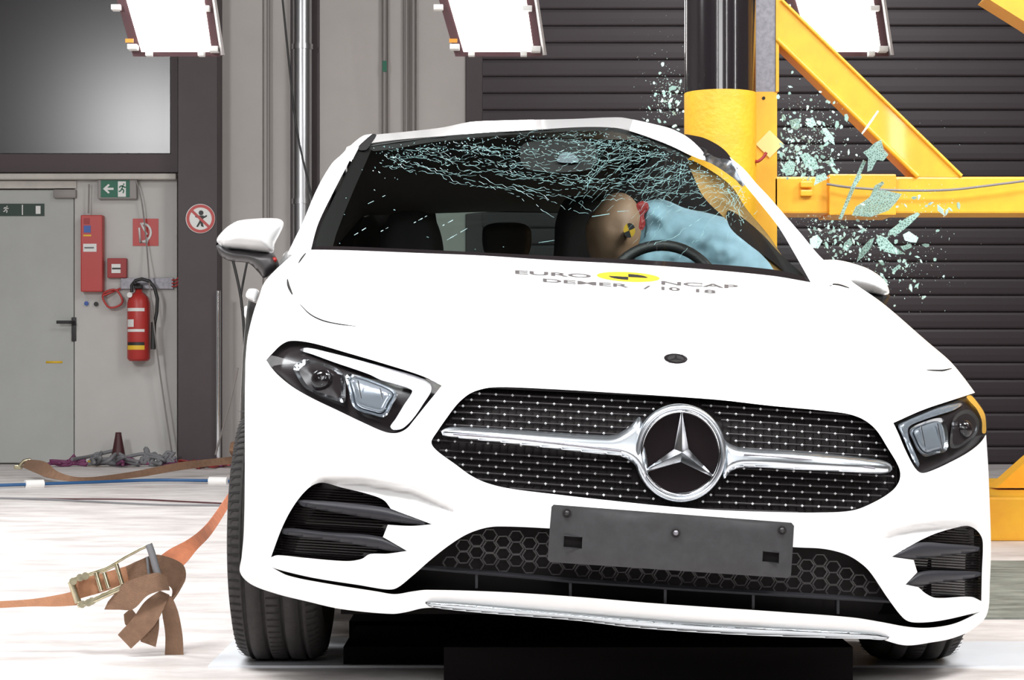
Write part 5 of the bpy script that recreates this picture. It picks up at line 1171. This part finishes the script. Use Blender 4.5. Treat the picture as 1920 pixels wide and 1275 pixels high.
for pts, Y, lab in BIG:
    V, F_ = fill([(p[0], p[1]) for p in pts], (), 1e5); n = len(V); ax = rs.uniform(-.5, .5); ay = rs.uniform(-.5, .5); c = np.mean(V, 0)
    f0 = [P(a[0], a[1], Y+((a[0]-c[0])*ax+(a[1]-c[1])*ay)/FPX*Y) for a in V]; f1 = [p+Vector((.001, .004, .001)) for p in f0]
    o_ = mesh_obj('glass_shard', f0+f1, list(F_)+[tuple(i+n for i in f[::-1]) for f in F_]+[(b, a, a+n, b+n) for a, b in bedges(F_)], M['shard'], None, False)
    tag(o_, lab, 'glass shard', 'large flying shards of window glass')
base = []
for k in range(10):
    nn = rs.choice([4, 5, 5, 6]); el_ = rs.uniform(1, 2.4); pts = []
    for i in range(nn): a = 2*math.pi*i/nn+rs.uniform(-.3, .3); r = rs.uniform(.7, 1.1); pts.append((r*math.cos(a)*el_, r*math.sin(a)))
    vs_ = [(x, -.25, y) for x, y in pts]+[(x*.9, .25, y*.9) for x, y in pts]
    fs_ = [tuple(range(nn)), tuple(range(2*nn-1, nn-1, -1))]+[(i, i+nn, (i+1) % nn+nn, (i+1) % nn) for i in range(nn)]
    me = bpy.data.meshes.new('glass_fragment'); me.from_pydata(vs_, [], fs_); me.materials.append(M['crumb'] if k % 3 else M['shard']); base.append(me)
CLUST = [  # centre, spread, weight, label, group
 ((1510, 262), (42, 44), 1.0, 'small glass fragment flying between the yellow upright and the diagonal brace', 'fragments above the beam', 36),
 ((1495, 310), (34, 20), .5, 'small glass fragment flying between the yellow upright and the diagonal brace', 'fragments above the beam', 30),
 ((1560, 440), (50, 32), .9, 'small glass fragment flying below the yellow beam, over the right door mirror', 'fragments below the beam', 36),
 ((1690, 490), (45, 40), .45, 'small glass fragment flying below the yellow beam, over the right door mirror', 'fragments below the beam', 30),
 ((1250, 190), (20, 34), .4, 'small glass fragment flying left of the black and yellow pole', 'fragments left of the pole', 26),
 ((1720, 390), (50, 30), .2, 'small glass fragment flying in front of the yellow cross beam', 'fragments in front of the beam', 26),
]
frs = []
tot = sum(c[2] for c in CLUST)
for i in range(2600):
    x = rs.uniform(0, tot); 
    for c in CLUST:
        if x < c[2]: break
        x -= c[2]
    u, v = rs.gauss(c[0][0], c[1][0]), rs.gauss(c[0][1], c[1][1])
    if c[4].startswith('fragments above') and not (1458 < u < 1700 and v < 338 and v > 84+(u-1457)*.98): continue
    if c[4].startswith('fragments below') and not (v > 403 and u > 1470 and (v-403) < (u-1478)*.95+4) : continue
    if c[4].startswith('fragments below') and u < 1600 and v > 488 and u > 1540: continue
    if c[4].startswith('fragments left') and not (u < 1283): continue
    if c[4].startswith('fragments in front') and not (336 < v < 398 and u > 1470): continue
    px = min(6.5, max(1.0, rs.lognormvariate(.45, .42))); frs.append((px, u, v, c))
    
frs.sort(key=lambda f: -f[0])
for px, u, v, c in frs[:280]:
    Y = rs.uniform(7.0, 7.38) if 'left' not in c[4] else rs.uniform(7.1, 7.4)
    o_ = bpy.data.objects.new('glass_fragment', rs.choice(base)); COL.objects.link(o_); o_.location = P(u, v, Y); s_ = px/FPX*Y
    o_.scale = (s_, s_, s_); o_.rotation_euler = (rs.uniform(-.6, .6), rs.uniform(0, 6.28), rs.uniform(-.6, .6)); tag(o_, c[3], 'glass fragment', c[4])
mb = MB()
rest = frs[280:]+[(rs.uniform(.6, 1.1), rs.gauss(1650, 90), rs.gauss(380, 110), None) for _ in range(120)]+[(rs.uniform(.6, 1.2), rs.gauss(1240, 28), rs.gauss(120, 60), None) for _ in range(45)]
for px, u, v, c in rest:
    if u < 1284 and v > 225: continue
    Y = rs.uniform(7.0, 7.36); s_ = px/FPX*Y*.9; p = P(u, v, Y)
    if c is None and 1284 < u < 1460: continue
    q_ = [Vector((rs.uniform(-1, 1), rs.uniform(-1, 1), rs.uniform(-1, 1))).normalized()*s_ for _ in range(4)]
    mb.add([p+a for a in q_], [(0, 1, 2), (0, 3, 1), (1, 3, 2), (0, 2, 3)])
tag(mb.build('glass_dust', M['crumb'], None, False), 'fine glass dust in the air around the yellow rig', 'glass dust', None, 'stuff')
